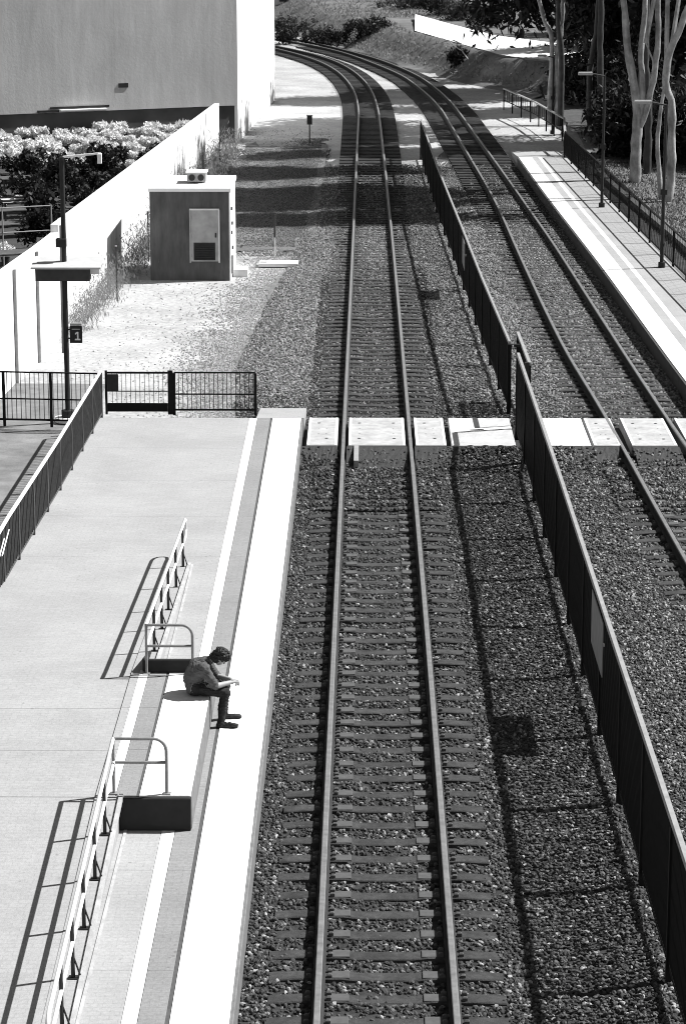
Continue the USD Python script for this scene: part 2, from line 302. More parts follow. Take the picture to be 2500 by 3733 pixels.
# loose stones: one object nobody could count
def scatter():
    spots = []
    for y0, y1, den in ((23, 46, 560), (46, 62, 430), (62, 92, 260), (92, 113, 110)):
        n = int((y1 - y0) * 12 * den); Y = rng.uniform(y0, y1, n); X = rng.uniform(-3.4, 9, n)
        ok = (X > bl(Y) + .03) & (X < br(Y) - .05) & ~((Y > 55.4) & (Y < 58.5))
        u1 = (X - .5 * (t1L(Y) + t1R(Y))); u2 = X - .5 * (t2L(Y) + t2R(Y))
        ph = np.abs((Y - 26.0 + .305) % .61 - .305) < .12
        buried = (Y > 51.6) & (Y < 53.6)
        for u in (u1, u2): ok &= ~((np.abs(u) < 1.3) & ph & ~(buried & (rng.random(n) < .6)) & (rng.random(n) < .93))
        for u in (u1, u2): ok &= (np.abs(np.abs(u) - .752) > .085) & ~((np.abs(u + .10) - .752 > -.13) & (np.abs(u + .10) - .752 < .09) & (rng.random(n) < .5))  # stones thinned left of each rail: dark bed stands in for rail shadow
        ok &= rng.random(n) < np.where((np.abs(u1) < 1.35), .75, 1)
        ok &= ~((Y > 54.1 + .9 * rng.random(n) ** 2) & (Y < 58.5) & (X < 6.9) & ((X < 2.1) | (X > 4.5)) & (rng.random(n) < .85))
        spots.append(np.c_[X, Y][ok])
    n = 30000; Y = 58.6 + (125 - 58.6) * rng.random(n) ** 1.3; dx = np.abs(rng.normal(size=n)) * .75; X = bl(Y) - dx + .5 * fb(Y, Y * 0, .9, 31)
    ok = (X > -8.2) & ~((X < -4.0) & (Y > 80) & (Y < 84.2)) & ~((X > -3.5) & (X < -2.1) & (Y > 83.2) & (Y < 84.2)) & ~((X > -2.5) & (Y < 60))
    nb = sum(len(q) for q in spots); spots.append(np.c_[X, Y][ok]); Y = rng.uniform(58.6, 130, 2600); X = rng.uniform(-7.5, -1.5, 2600); ok = ~((X < -4.0) & (Y > 80) & (Y < 84.2)) & (X > wallx(Y) + .1) & ~((X > -3.5) & (X < -2.1) & (Y > 83.2) & (Y < 84.2)) & ~((X > -2.5) & (Y < 60)); spots.append(np.c_[X, Y][ok])
    Y = rng.uniform(86, 120, 26000); X = rng.uniform(-6.2, -1.6, 26000); ok = (X > wallx(Y) + .2) & (rng.random(26000) < .25 + .75 * meshkit.noise(np.c_[X * .8, Y * .8, 0 * X], 5)); spots.append(np.c_[X, Y][ok])
    p = np.vstack(spots); z = np.where(np.arange(len(p)) < nb, bed_z(p[:, 0], p[:, 1]), ground_z(p[:, 0], p[:, 1]) - .008 + .02 * ((p[:, 1] > 88) & (p[:, 1] < 121)))
    ta = np.clip((p[:, 1] - 53.85) / 1.6, 0, 1) * (p[:, 1] < 55.44); z = np.where((ta > 0) & (p[:, 0] > -1.38) & (p[:, 0] < 6.8), np.maximum(z, -.075 + .215 * ta ** .6), z)
    bur = (p[:, 1] > 50.2) & (p[:, 1] < 55.4) & ((np.abs(p[:, 0] - .25) < 1.3) | (np.abs(p[:, 0] - 6.3) < 1.3)); z = np.where(bur, np.maximum(z, .0), z)
    pi = PI_ = UsdGeom.PointInstancer.Define(stage, '/World/ballast_stones')
    protos = []
    for k in range(8):
        m = trimesh.creation.icosphere(subdivisions=1); v = m.vertices * (.8 + .45 * rng.random((len(m.vertices), 1))); v *= [1, .8, .62]
        o = usdkit.mesh(stage, f'/World/ballast_stones/stone_{k}', (v * .027, m.faces), f'/World/Looks/stone_{k}')
        protos.append(o.GetPath())
    pi.CreatePrototypesRel().SetTargets(protos); n = len(p)
    q = rng.normal(size=(n, 4)); q /= np.linalg.norm(q, axis=1)[:, None]
    pale = (np.arange(n) >= nb)
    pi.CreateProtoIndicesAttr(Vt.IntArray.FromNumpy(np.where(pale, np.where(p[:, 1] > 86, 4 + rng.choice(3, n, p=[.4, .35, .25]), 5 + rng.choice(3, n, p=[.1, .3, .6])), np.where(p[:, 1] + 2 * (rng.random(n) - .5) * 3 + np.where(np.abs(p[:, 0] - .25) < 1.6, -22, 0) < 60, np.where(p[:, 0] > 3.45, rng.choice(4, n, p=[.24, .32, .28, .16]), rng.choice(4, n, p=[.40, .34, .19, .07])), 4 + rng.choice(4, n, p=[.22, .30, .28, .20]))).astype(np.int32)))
    pi.CreatePositionsAttr(Vt.Vec3fArray.FromNumpy(np.c_[p, z + .008].astype(np.float32)))
    s = rng.uniform(.6, 1.4, n) * np.where(pale, .8, 1.) * np.where(p[:, 1] > 62, 1.12, 1.)
    pi.CreateScalesAttr(Vt.Vec3fArray.FromNumpy(np.repeat(s[:, None], 3, 1).astype(np.float32)))
    pi.CreateOrientationsAttr(Vt.QuathArray([Gf.Quath(float(a), float(b), float(c), float(d)) for a, b, c, d in q]))
    meta(pi.GetPrim(), 'loose grey crushed stone lying between the ties and along both tracks', 'ballast', kind='stuff')
scatter()

# ---------------------------------------------------------------- railway tracks
RAIL = [(-.07, 0), (.07, 0), (.07, .012), (.012, .03), (.010, .12), (.036, .135), (.036, .165), (.028, .17), (-.028, .17), (-.036, .165), (-.036, .135), (-.010, .12), (-.012, .03), (-.07, .012)]
def sweep(prof, p, z0=0):
    t = np.gradient(p, axis=0); t /= np.linalg.norm(t, axis=1)[:, None]; nrm = np.c_[t[:, 1], -t[:, 0]]
    prof = np.asarray(prof); n = len(prof); m = len(p)
    v = np.empty((m, n, 3)); v[..., :2] = p[:, None] + prof[None, :, :1] * nrm[:, None]; v[..., 2] = prof[None, :, 1] + z0
    f = []
    i = np.repeat(np.arange(m - 1), n); k = np.tile(np.arange(n), m - 1); k2 = (k + 1) % n
    A, Bb, C, D = i * n + k, i * n + k2, (i + 1) * n + k2, (i + 1) * n + k
    return v.reshape(-1, 3), np.vstack([np.c_[A, C, Bb], np.c_[A, D, C]])
def track(label, L, R, y0):
    t = thing('railway_track', label, 'railway track')
    for P in (L, R):
        P = P[P[:, 1] >= y0 - 2]
        r = MB().add(*sweep([q for q in RAIL if q[1] <= .136], P)).build('rail', 'rail_side', t)
        MB().add(*sweep([q for q in RAIL if q[1] >= .1345], P)).build('rail_head', 'rail_head', r)
    c = .5 * (resample(L, 1.5)[:min(len(L), len(R))] + resample(R, 1.5)[:min(len(L), len(R))])
    s = np.r_[0, np.cumsum(np.linalg.norm(np.diff(c, axis=0), axis=1))]
    fx, fy = PchipInterpolator(s, c[:, 0]), PchipInterpolator(s, c[:, 1])
    far = MB(); q = (26.0 - c[0][1]) % .61
    while q < s[-1] - 1:
        x0, y0_ = float(fx(q)), float(fy(q)); dx, dy = float(fx(q + .3)) - x0, float(fy(q + .3)) - y0_; a = math.atan2(-dx, dy)
        q += .61
        if y0_ < y0 or 55.3 < y0_ < 58.6 or y0_ > 190: continue
        wob = rng.normal(0, .008); h = rng.uniform(-.012, .004)
        if y0_ < 104:
            bx = [(-1.33, -.93, .02), (-.93, -.5, .02), (-.5, .5, .0), (.5, .93, .02), (.93, 1.33, .02)]
            m = MB(); prof = [(-1.33, -.02), (-1.0, .0), (-.5, .0), (-.32, -.02), (.32, -.02), (.5, 0), (1.0, 0), (1.33, -.02)]
            v = []; 
            for X, Z in prof:
                Z = Z + h
                v += [(X, -.135, Z - .16), (X, -.115, Z - .012), (X, -.10, Z), (X, .10, Z), (X, .115, Z - .012), (X, .135, Z - .16)]
            f = []
            for i in range(7):
                for k in range(5):
                    A = i * 6 + k; f += [(A, A + 6, A + 7), (A, A + 7, A + 1)]
            f += [(0, 1, 2), (0, 2, 3), (0, 3, 4), (0, 4, 5), (42, 44, 43), (42, 45, 44), (42, 46, 45), (42, 47, 46)]
            v = np.array(v); ca, sa = math.cos(a + wob * .3), math.sin(a + wob * .3)
            v = np.c_[x0 + wob + v[:, 0] * ca - v[:, 1] * sa, y0_ + v[:, 0] * sa + v[:, 1] * ca, v[:, 2]]
            f = np.array(f)[:, [0, 2, 1]]
            tm = trimesh.Trimesh(v, f, process=False); tm.fix_normals()
            tie = MB().tm(tm).build('tie', 'tie_concrete', t)
            if y0_ < 56:
                for P in (L, R):
                    xr = float(np.interp(y0_, P[:, 1], P[:, 0]))
                    side = 1 if P is R else -1
                    MB().box(*sorted((xr - side * .10, xr - side * .34)), y0_ - .095, y0_ + .095, h - .02, h + .006, c=.004).build('rail_seat', 'tie_seat', tie)
                    for e in (-1, 1):
                        for w in (-.07, .07):
                            MB().box(xr + e * .115 - .03, xr + e * .115 + .03, y0_ + w - .022, y0_ + w + .022, -.01, .045, c=.014).build('rail_clip', 'clip', tie)
        else:
            v, f = B(-1.33, 1.33, -.13, .13, -.18, -.005).arr(); ca, sa = math.cos(a), math.sin(a)
            far.add(np.c_[x0 + v[:, 0] * ca - v[:, 1] * sa, y0_ + v[:, 0] * sa + v[:, 1] * ca, v[:, 2]], f)
    far.build('tie_row', 'tie_concrete', t, kind='stuff', label='far ties beyond the tree shadows')
    return t
track('railway track beside the left platform with the man, running into the left curve', R1L, R1R, 23)
track('railway track on the right of the dividing fence, beside the right platform', R2L, R2R, 44)

# ---------------------------------------------------------------- pedestrian crossing of concrete panels
xg = thing('level_crossing', 'pale concrete panel crossing laid over both tracks at the end of the left platform', 'crossing')
for x0, x1, m, bolts in ((-1.27, -.60, 'panel_concrete', 1), (-.37, .87, 'panel_concrete', 2), (1.08, 1.75, 'panel_concrete', 1), (1.86, 3.24, 'panel_light', 0),
                         (3.62, 4.86, 'panel_light', 0), (4.91, 5.52, 'panel_concrete', 1), (5.73, 6.72, 'panel_concrete', 2), (6.95, 7.6, 'panel_concrete', 1)):
    p = B(x0, x1, 55.45, 58.35, .07 if m == 'panel_light' else -.1, .165, c=.015).build('crossing_panel', m, xg)
    if bolts:
        for e in (.05, -.05):     # steel edge angles, bright
            xe = x0 if e > 0 else x1
            B(*sorted((xe + (.012 if e > 0 else -.012), xe + e * 1.3)), 55.47, 58.33, .160, .169).build('edge_strip', 'trim', p)
        xs = (x0 + .24, x1 - .24)
        for q, (bx, by) in enumerate([(xs[0], 56.1), (xs[0], 57.75), (xs[1], 56.1), (xs[1], 57.75)]):
            if bolts == 1 and q in (0, 3): continue
            m_ = trimesh.creation.cylinder(.035, .012, sections=10); m_.apply_translation((bx, by, .167)); MB().tm(m_).build('bolt_hole', 'joint_dark', p)
        for bx in np.linspace(x0 + .25, x1 - .25, 2):
            for by in (56.6, 57.2):
                m_ = trimesh.creation.cylinder(.018, .01, sections=8); m_.apply_translation((bx, by, .166)); MB().tm(m_).build('bolt_hole', 'galv', p)
for y0, y1, x0, x1 in ((53.75, 55.44, -1.38, -.60), (53.7, 55.44, -.40, .90), (53.8, 55.44, 1.06, 2.05), (54.2, 55.44, 4.5, 5.5), (53.9, 55.44, 5.75, 6.75)):
    ap = MB(); n = 22; xs = np.linspace(x0, x1, n); base = y0 + .75 * (meshkit.noise(np.c_[xs * 1.7, xs * 0 + y0, xs * 0], 3) - .3) + .12 * (rng.random(n) - .5)
    T = np.linspace(0, 1, 7); hz = -.075 + .215 * T ** .6; v = []
    for i in range(n):
        for k in range(7): v.append((xs[i] + .02 * (rng.random() - .5) * (0 < i < n - 1), base[i] + (55.44 - base[i]) * T[k], hz[k] + .018 * (rng.random() - .5) * (k < 6)))
    f = []
    for i in range(n - 1):
        for k in range(6): a = i * 7 + k; f += [(a, a + 7, a + 8), (a, a + 8, a + 1)]
    ap.add(v, f)
    ap.build('asphalt_apron', 'asphalt', xg)
B(-.24, -.14, 53.9, 55.44, .0, .165).build('cable_cover', 'galv', xg)

# ---------------------------------------------------------------- left platform
PZ = .37
lp = meta(UsdGeom.Xform.Define(stage, numbered('/World', 'platform')).GetPrim(), kind='structure')
B(-6.30, -1.44, 18, 57.3, -.4, PZ - .03).build('platform_base', 'concrete_side', lp)
ys = list(np.arange(18.05, 57.3, 3.01))
for a, b in zip(ys, ys[1:] + [57.3]):
    b = min(b, 57.3) - .004
    B(-6.30, -2.57, a, b, PZ - .03, PZ, c=.003).build('paving_slab', 'paving', lp)
    B(-2.564, -2.40, a, b, PZ - .03, PZ + .001, c=.002).build('white_stripe', 'white_paint', lp)
    B(-2.394, -2.105, a, b, PZ - .03, PZ, c=.003).build('band_slab', 'paving_band', lp)
a = 18.02
while a < 57.2:
    B(-2.055, -1.425, a, min(a + .606, 57.28), PZ - .03, PZ + .004, c=.003).build('tactile_tile', 'tactile', lp); a += .61
B(-2.105, -2.055, 18, 57.28, PZ - .03, PZ - .006).build('expansion_joint', 'joint_dark', lp)
B(-1.44, -1.38, 18, 57.3, -.4, PZ - .01, c=.01).build('edge_coping', 'concrete_side', lp)
MB().prism([(57.3, -.3), (59.75, -.3), (59.75, .10), (57.3, PZ)], 0, -2.42, -1.36).build('end_ramp', 'paving', lp)
# raised deck with its two ramps
DZ = .82
rd_ = thing('raised_platform', 'raised concrete wheelchair deck with ramps at both ends where the man sits', 'raised platform')
X0, XR, XE, LZ = -6.28, -3.10, -2.20, .80
MB().prism([(31.52, PZ + .003), (36.85, PZ + .003), (36.85, DZ - .02), (31.52, DZ - .02)], 0, -3.40, XE + .012).build('deck_base', 'concrete_side', rd_)
for a, b in ((31.5, 33.3), (33.31, 35.1), (35.11, 36.87)):
    B(X0, -3.405, a, b, PZ + .003, LZ, c=.003).build('deck_slab', 'paving', rd_); B(-3.40, -3.285, a, b, DZ - .02, DZ, c=.003).build('deck_kerb', 'paving', rd_)
    B(-3.28, -3.15, a, b, DZ - .02, DZ + .001, c=.002).build('deck_stripe', 'white_paint', rd_)
    B(-3.145, -2.885, a, b, DZ - .02, DZ, c=.003).build('deck_band', 'paving_band', rd_)
    B(-2.845, XE, a, b, DZ - .02, DZ + .003, c=.003).build('deck_tactile', 'tactile', rd_)
B(-2.885, -2.845, 31.5, 36.87, DZ - .02, DZ - .006).build('deck_joint', 'joint_dark', rd_)
MB().box(-3.09, -2.195, 31.44, 31.515, PZ + .004, DZ - .015, c=.012).build('end_panel', 'deck_face', rd_)
MB().prism([(31.495, PZ + .003), (31.495, LZ - .004), (25.6, PZ + .003)], 0, X0, -3.405).build('ramp', 'paving', rd_)
MB().prism([(31.495, PZ + .003), (31.495, DZ - .004), (25.6, PZ + .003)], 0, -3.40, XR).build('ramp_kerb', 'paving', rd_)
MB().prism([(36.875, PZ + .003), (36.875, LZ - .004), (44.6, PZ + .003)], 0, X0, -3.405).build('ramp', 'paving', rd_)
MB().prism([(36.875, PZ + .003), (36.875, DZ - .004), (44.6, PZ + .003)], 0, -3.40, XR).build('ramp_kerb', 'paving', rd_)
for a, b in ((25.6, 31.5), (36.88, 44.6)):
    hi = (lambda yy: PZ + (DZ - PZ) * (yy - 25.6) / 5.9) if a < 30 else (lambda yy: DZ - (DZ - PZ) * (yy - 36.88) / 7.72)
    MB().prism([(a, hi(a) - .02), (b, hi(b) - .02), (b, hi(b) + .035), (a, hi(a) + .035)], 0, XR + .003, XR + .055).build('ramp_edge', 'panel_concrete', rd_)
    B(XR + .06, XR + .10, a, b, PZ + .001, PZ + .012).build('kerb_line', 'panel_concrete', rd_)
# low dark board across the far end and tapering along the ramp
B(-3.22, -2.30, 36.74, 36.80, DZ + .004, DZ + .20, c=.01).build('toe_board', 'deck_face', rd_)
MB().prism([(36.80, DZ), (36.80, DZ + .20), (38.0, DZ - .04), (38.0, DZ - .08)], 0, -3.24, -3.205).build('toe_board', 'deck_face', rd_)

def railing(label, ysgn, y_deck, posts, surf, y_end):
    t = thing('handrail', label, 'railing', group=None)
    x = -3.17; r = .025
    top = lambda yy: surf(yy) + .735; mid = lambda yy: surf(yy) + .42
    # sloping rails with a rounded return at the foot
    e = y_end; c = [(x, y_deck, top(y_deck)), (x, e - ysgn * .18, top(e - ysgn * .18))]
    ret = [(x, e - ysgn * .06, top(e) - .03), (x, e, top(e) - .10), (x, e, mid(e) + .10), (x, e - ysgn * .06, mid(e) + .03), (x, e - ysgn * .18, mid(e - ysgn * .18)), (x, y_deck, mid(y_deck))]
    MB().tube(c + ret[:3], r).build('top_rail', 'pale_rail', t, smooth=True)
    MB().tube(ret[2:], r).build('middle_rail', 'pale_rail', t, smooth=True)
    for yy in posts:
        p = MB().tube([(x, yy, surf(yy) - .02), (x, yy, top(yy))], .023, 7).build('post', 'black_metal', t, smooth=40)
        B(x - .05, x + .05, yy - .05, yy + .05, surf(yy) - .004, surf(yy) + .014).build('base_plate', 'black_metal', p)
        MB().tube([(x + .085, yy, surf(yy) + .012), (x + .012, yy, surf(yy) + .24)], .011, 6).build('brace', 'black_metal', p)
    # guard across the deck end with one rounded corner
    ht, hm = 1.555, 1.24; xe = -2.50; arc = [(xe - .16 + .16 * math.sin(q), y_deck, ht - .16 + .16 * math.cos(q)) for q in np.linspace(0, math.pi / 2, 7)]
    MB().tube([(x, y_deck, ht)] + arc + [(xe, y_deck, DZ + .004)], .021).build('guard_frame', 'handrail', t, smooth=True)
    MB().tube([(x, y_deck, hm), (xe, y_deck, hm)], .02).build('guard_bar', 'handrail', t, smooth=True)
    MB().tube([(x, y_deck, DZ + .004), (x, y_deck, ht + .01)], .02).build('corner_post', 'handrail', t, smooth=True)
    for xx in (x, xe): B(xx - .05, xx + .05, y_deck - .05, y_deck + .05, DZ + .003, DZ + .016).build('base_plate', 'handrail', t)
    return t
railing('sloping steel handrail and guard of the near ramp, above the black end panel', -1, 31.56, (30.35, 29.12, 27.86, 26.69, 25.6), lambda yy: DZ - (31.56 - yy) * .076, 24.4)
railing('sloping steel handrail and end guard of the far ramp, behind the seated man', 1, 36.70, (38.08, 39.57, 40.95, 42.68, 44.4), lambda yy: DZ - (yy - 36.70) * .0585, 45.25)

# ---------------------------------------------------------------- right platform
rp = meta(UsdGeom.Xform.Define(stage, numbered('/World', 'platform')).GetPrim(), kind='structure')
Ys = np.arange(44, 112.1, 3.4)
def ribbon(o0, o1, z, m, name, gap=.008, lo=.03):
    for a, b in zip(Ys[:-1], Ys[1:]):
        b -= gap; xa, xb = float(plR(a)), float(plR(b))
        v = [(xa + o0, a, z - lo), (xa + o1, a, z - lo), (xb + o1, b, z - lo), (xb + o0, b, z - lo), (xa + o0, a, z), (xa + o1, a, z), (xb + o1, b, z), (xb + o0, b, z)]
        MB().add(v, [(0,2,1),(0,3,2),(4,5,6),(4,6,7),(0,1,5),(0,5,4),(1,2,6),(1,6,5),(2,3,7),(2,7,6),(3,0,4),(3,4,7)]).build(name, m, rp)
ribbon(0, .06, PZ - .012, 'shaded_side', 'edge_coping', 0, .8)  # side face coloured darker to stand for its shade
ribbon(.064, .62, PZ + .003, 'tactile', 'tactile_strip')
ribbon(.626, .88, PZ, 'paving', 'paving_slab')
ribbon(.884, 1.03, PZ + .001, 'white_paint', 'white_stripe')
ribbon(1.036, 1.56, PZ, 'paving', 'paving_slab')
ribbon(1.564, 1.80, PZ, 'paving', 'paving_slab')
ribbon(1.804, 2.25, PZ, 'paving', 'paving_slab')
ribbon(.062, 2.24, PZ - .032, 'joint_dark', 'platform_base', 0, .6)
ribbon(2.36, 2.95, PZ - .12, 'grass_ground', 'verge', 0, .4)
# sunlit kerb behind the fence
kb = meta(UsdGeom.Xform.Define(stage, numbered('/World', 'kerb')).GetPrim(), kind='structure')
for a in np.arange(62, 107, 1.5):
    b = a + 1.49; xa, xb = float(np.interp(a, [62, 86.2, 104], [11.27, 10.27, 9.42])), float(np.interp(b, [62, 86.2, 104], [11.27, 10.27, 9.42]))
    v = [(xa - .09, a, .1), (xa + .12, a, .1), (xb + .12, b, .1), (xb - .09, b, .1), (xa - .09, a, .44), (xa + .12, a, .44), (xb + .12, b, .44), (xb - .09, b, .44)]
    MB().add(v, [(0,2,1),(0,3,2),(4,5,6),(4,6,7),(0,1,5),(0,5,4),(1,2,6),(1,6,5),(2,3,7),(2,7,6),(3,0,4),(3,4,7)]).build('kerb_stone', 'panel_concrete', kb)

# ---------------------------------------------------------------- fences
def fence(label, P, zb, h, post_gap, m='fence_metal', top='top_rail', tw=.035, picket_gap=.11, parts=False, bottom=.14, mid=None, posts=True, group=None, toph=.05, pk=.010, pd=.010, endposts=True, pw=.03, both=.04):
    """P: plan points; zb: height of the ground under the fence"""
    t = thing('fence', label, 'fence', group=group); P = np.asarray(P, float)
    s = np.r_[0, np.cumsum(np.linalg.norm(np.diff(P, axis=0), axis=1))]; T = s[-1]
    at = lambda q: np.array([np.interp(q, s, P[:, 0]), np.interp(q, s, P[:, 1])])
    def rail(z0, z1, w, name, mm):
        q = np.unique(np.r_[s, np.linspace(0, T, max(2, int(T / 3)))]); c = np.array([at(k) for k in q]); zz = np.array([zb(*k) for k in c])
        v, f = sweep([(-w, 0), (w, 0), (w, 1), (-w, 1)], c); v = v.reshape(len(q), 4, 3)
        v[:, :2, 2] = (zz + z0)[:, None]; v[:, 2:, 2] = (zz + z1)[:, None]
        b = MB().add(v.reshape(-1, 3), f); b.add(v[0], [(0, 2, 1), (0, 3, 2)]); b.add(v[-1], [(0, 1, 2), (0, 2, 3)])
        b.build(name, mm, t)
    rail(h - toph, h, tw, 'top_rail', top)
    rail(bottom, bottom + both, .016, 'bottom_rail', m)
    if mid: rail(mid, mid + .03, .012, 'middle_rail', m)
    n = max(1, round(T / post_gap))
    for k in range(n + 1):
        if not endposts and k in (0, n): continue
        c = at(T * k / n); z0 = zb(*c)
        B(c[0] - pw, c[0] + pw, c[1] - pw, c[1] + pw, z0 - .02, z0 + h - toph - .002).build('post', m, t)
    al = MB(); k = 0; q = picket_gap
    while q < T - .03:
        c = at(q); z0 = zb(*c); d = at(min(q + .1, T)) - at(q - .05); d /= np.linalg.norm(d); nn = np.array([d[1], -d[0]])
        lo, hi = z0 + bottom + both + .001, z0 + h - toph - .002
        a = [c - d * pk - nn * pd, c + d * pk - nn * pd, c + d * pk + nn * pd, c - d * pk + nn * pd]
        b = MB() if parts else al
        v = [(*u, lo) for u in a] + [(*u, hi) for u in a]
        b.add(v, [(0,1,5),(0,5,4),(1,2,6),(1,6,5),(2,3,7),(2,7,6),(3,0,4),(3,4,7)])
        if parts: b.build('picket', m, t)
        q += picket_gap
    if not parts: al.build('picket_row', m, t, kind='stuff')
    return t
# between the tracks
nf = fence('long black picket fence between the tracks, near side of the crossing', [(3.36, 57.2), (3.42, 45), (3.44, 36), (3.48, 22)], lambda x, y: -.08, 1.95, 2.98, pw=.045, both=.07, tw=.030, toph=.085, pk=.012, pd=.019, picket_gap=.10, bottom=.16)
ff = fence('long black picket fence between the tracks, running away beyond the crossing', [(3.32, 59.95), (3.10, 70), (2.93, 80), (2.62, 97), (2.40, 115.5)], lambda x, y: -.08, 1.72, 3.05, pw=.045, both=.07, tw=.026, toph=.07, pk=.012, pd=.019, picket_gap=.10, bottom=.16)
gf = fence('short black picket panel standing beside the fence gap at the crossing', [(3.60, 61.6), (3.62, 59.6), (3.64, 57.6)], lambda x, y: -.08, 1.66, 2.0, tw=.035, toph=.07, pk=.012, pd=.019, picket_gap=.10, bottom=.16)
B(3.52, 3.62, 57.35, 57.45, 1.35, 1.62, c=.01).build('latch_box', 'black_metal', gf)
B(3.42, 3.62, 59.98, 60.06, 1.50, 1.56).build('lintel_bar', 'black_metal', gf)
# signs hung on the dividing fence
for label, yc, x, zt, s in (('grey notice plate hung on the near dividing fence, casting a black square on the ballast', 36.9, 3.385, 1.80, .66),
                         ('grey notice plate hung on the far dividing fence beyond the crossing', 77.6, 2.90, 1.58, .66)):
    t = thing('notice_sign', label, 'sign', (0, 0, 0))
    MB().box(x - .012, x, yc - .92, yc + .92, zt - .80, zt).build('plate', 'sign_plate', t)
    for e in (-.7, .7):
        B(x, x + .05, yc + e - .02, yc + e + .02, zt - .4, zt - .36).build('bracket', 'galv', t)
# end of the left platform
ga = lambda x, y: .30 if x > -6 else -.02
fence('black picket fence section closing the platform end, nearest the track', [(-4.26, 57.72), (-2.45, 57.72)], lambda x, y: PZ, .96, 1.81, top='fence_metal', tw=.02, toph=.03, parts=True, picket_gap=.098, bottom=.08, pk=.007, pd=.007, mid=.44)
fence('black picket fence behind the station sign pole at the far left', [(-9.2, 58.25), (-5.98, 57.95)], lambda x, y: .02, 1.24, 1.05, top='fence_metal', tw=.02, toph=.03, parts=True, picket_gap=.105, bottom=.12, pk=.007, pd=.007, mid=.6)
gt = thing('gate', 'black barred gate with a solid kick panel across the platform end', 'gate')
B(-5.80, -5.75, 57.68, 57.74, PZ, 1.36).build('gate_post', 'fence_metal', gt); B(-4.40, -4.29, 57.67, 57.75, PZ, 1.36).build('gate_post', 'fence_metal', gt)
B(-5.745, -4.405, 57.69, 57.73, 1.29, 1.33).build('top_bar', 'fence_metal', gt)
B(-5.745, -4.405, 57.69, 57.73, .43, .62, c=.004).build('kick_panel', 'fence_metal', gt)
B(-5.745, -5.50, 57.66, 57.685, .90, 1.285, c=.004).build('lock_plate', 'sign_dark', gt)
B(-5.745, -4.405, 57.70, 57.72, .88, .90).build('middle_bar', 'fence_metal', gt)
q = -5.64
while q < -4.45:
    B(q - .006, q + .006, 57.704, 57.716, .622, 1.288).build('bar', 'fence_metal', gt); q += .103
# left edge of the platform: picket fence with dark screens between posts
lf = fence('dark screened fence with pale top rail along the left edge of the platform', [(-5.86, 57.4), (-5.98, 50), (-6.12, 44), (-6.2, 36)], lambda x, y: PZ, 1.0 + .05, 1.75, m='fence_grey', top='pale_rail', tw=.024, toph=.045, picket_gap=.16, bottom=.06, pk=.010, pd=.018)
for yy in (42.3, 42.9): MB().tube([(-5.98, yy - .9, 1.2), (-5.98, yy, 1.42)], .012).build('hand_grip', 'pale_rail', lf, smooth=True)
# right platform
fr = lambda y: float(np.interp(y, [62, 80.5, 101.4, 112], [10.10, 9.42, 8.74, 8.40]))
fence('black picket fence along the back of the right platform under the trees', [(fr(v), v) for v in (62, 70, 80.5, 90, 101.4, 112)], lambda x, y: .36, 1.12, 2.6, top='fence_metal', tw=.02, toph=.035, picket_gap=.14, bottom=.10, pk=.007, pd=.007)
fence('black railing beside the path beyond the end of the right platform', [(8.5, 113), (9.1, 122), (8.3, 131), (7.2, 139)], lambda x, y: .02, 1.1, 2.4, top='top_rail', tw=.05, toph=.06, picket_gap=.6, bottom=.45)
MB().prism([(112.1, -.1), (118, -.1), (118, .0), (112.1, PZ - .01)], 0, 6.46, 8.5).build('end_ramp', 'paving', rp)

# ---------------------------------------------------------------- station sign and lamp post
st = thing('station_sign_post', 'tall black post with roofed sign box and small number plate, behind the left fence', 'sign post', (-6.77, 58.84, 0))
MB().tube([(0, 0, .02), (0, 0, 5.98)], np.array([.062, .055]), 10).build('pole', 'sign_dark', st, smooth=40)
m_ = trimesh.creation.cylinder(.15, .22, sections=14); m_.apply_translation((0, 0, .12)); MB().tm(m_).build('base_collar', 'sign_dark', st, smooth=40)
m_ = trimesh.creation.cylinder(.30, .10, sections=18); m_.apply_translation((0, 0, .02)); MB().tm(m_).build('footing', 'white_paint', st, smooth=40)
MB().tube([(.03, 0, 5.98), (.84, 0, 6.06)], .024, 8).build('lamp_arm', 'pale_rail', st, smooth=40)
B(.80, .89, -.09, .09, 5.84, 6.07, c=.02).build('lamp_head', 'pale_rail', st)
B(-.17, .06, -.10, .08, 3.97, 4.16, c=.01).build('junction_box', 'sign_dark', st)
B(-.09, -.045, -.03, .05, 3.62, 4.45).build('conduit', 'galv', st); B(-.10, -.055, -.03, .04, 1.55, 3.2).build('conduit', 'galv', st)
MB().box(-.64, .58, -.17, .17, 3.22, 3.52, c=.01).build('sign_box', 'sign_box', st)
MB().prism([(-.50, 3.535), (.42, 3.66), (.42, 3.70), (-.50, 3.575)], 0, -.70, .86).build('sign_roof', 'canopy', st)
B(.585, .80, -.06, .06, 3.36, 3.50, c=.01).build('lamp_box', 'trim', st)
np_ = B(.09, .37, -.055, -.035, 1.79, 2.18, c=.004).build('number_plate', 'sign_dark', st)
tx = meshkit.text_mesh('1', .18, .004, bold=True); v = np.array(tx.vertices); c0 = v[:, :2].mean(0)
MB().add(np.c_[v[:, 0] - v[:, 0].min() + .205, -.0555 - v[:, 2], v[:, 1] + 1.86], tx.faces).build('numeral', 'white_paint', np_)
B(.14, .32, -.0595, -.0555, 2.09, 2.115).build('caption_bar', 'galv', np_)
B(.10, .36, -.05, .02, 2.185, 2.25, c=.02).build('plate_cap', 'galv', st)
for z_ in (1.88, 2.08): B(.05, .10, -.045, -.02, z_, z_ + .03).build('plate_bracket', 'sign_dark', st)

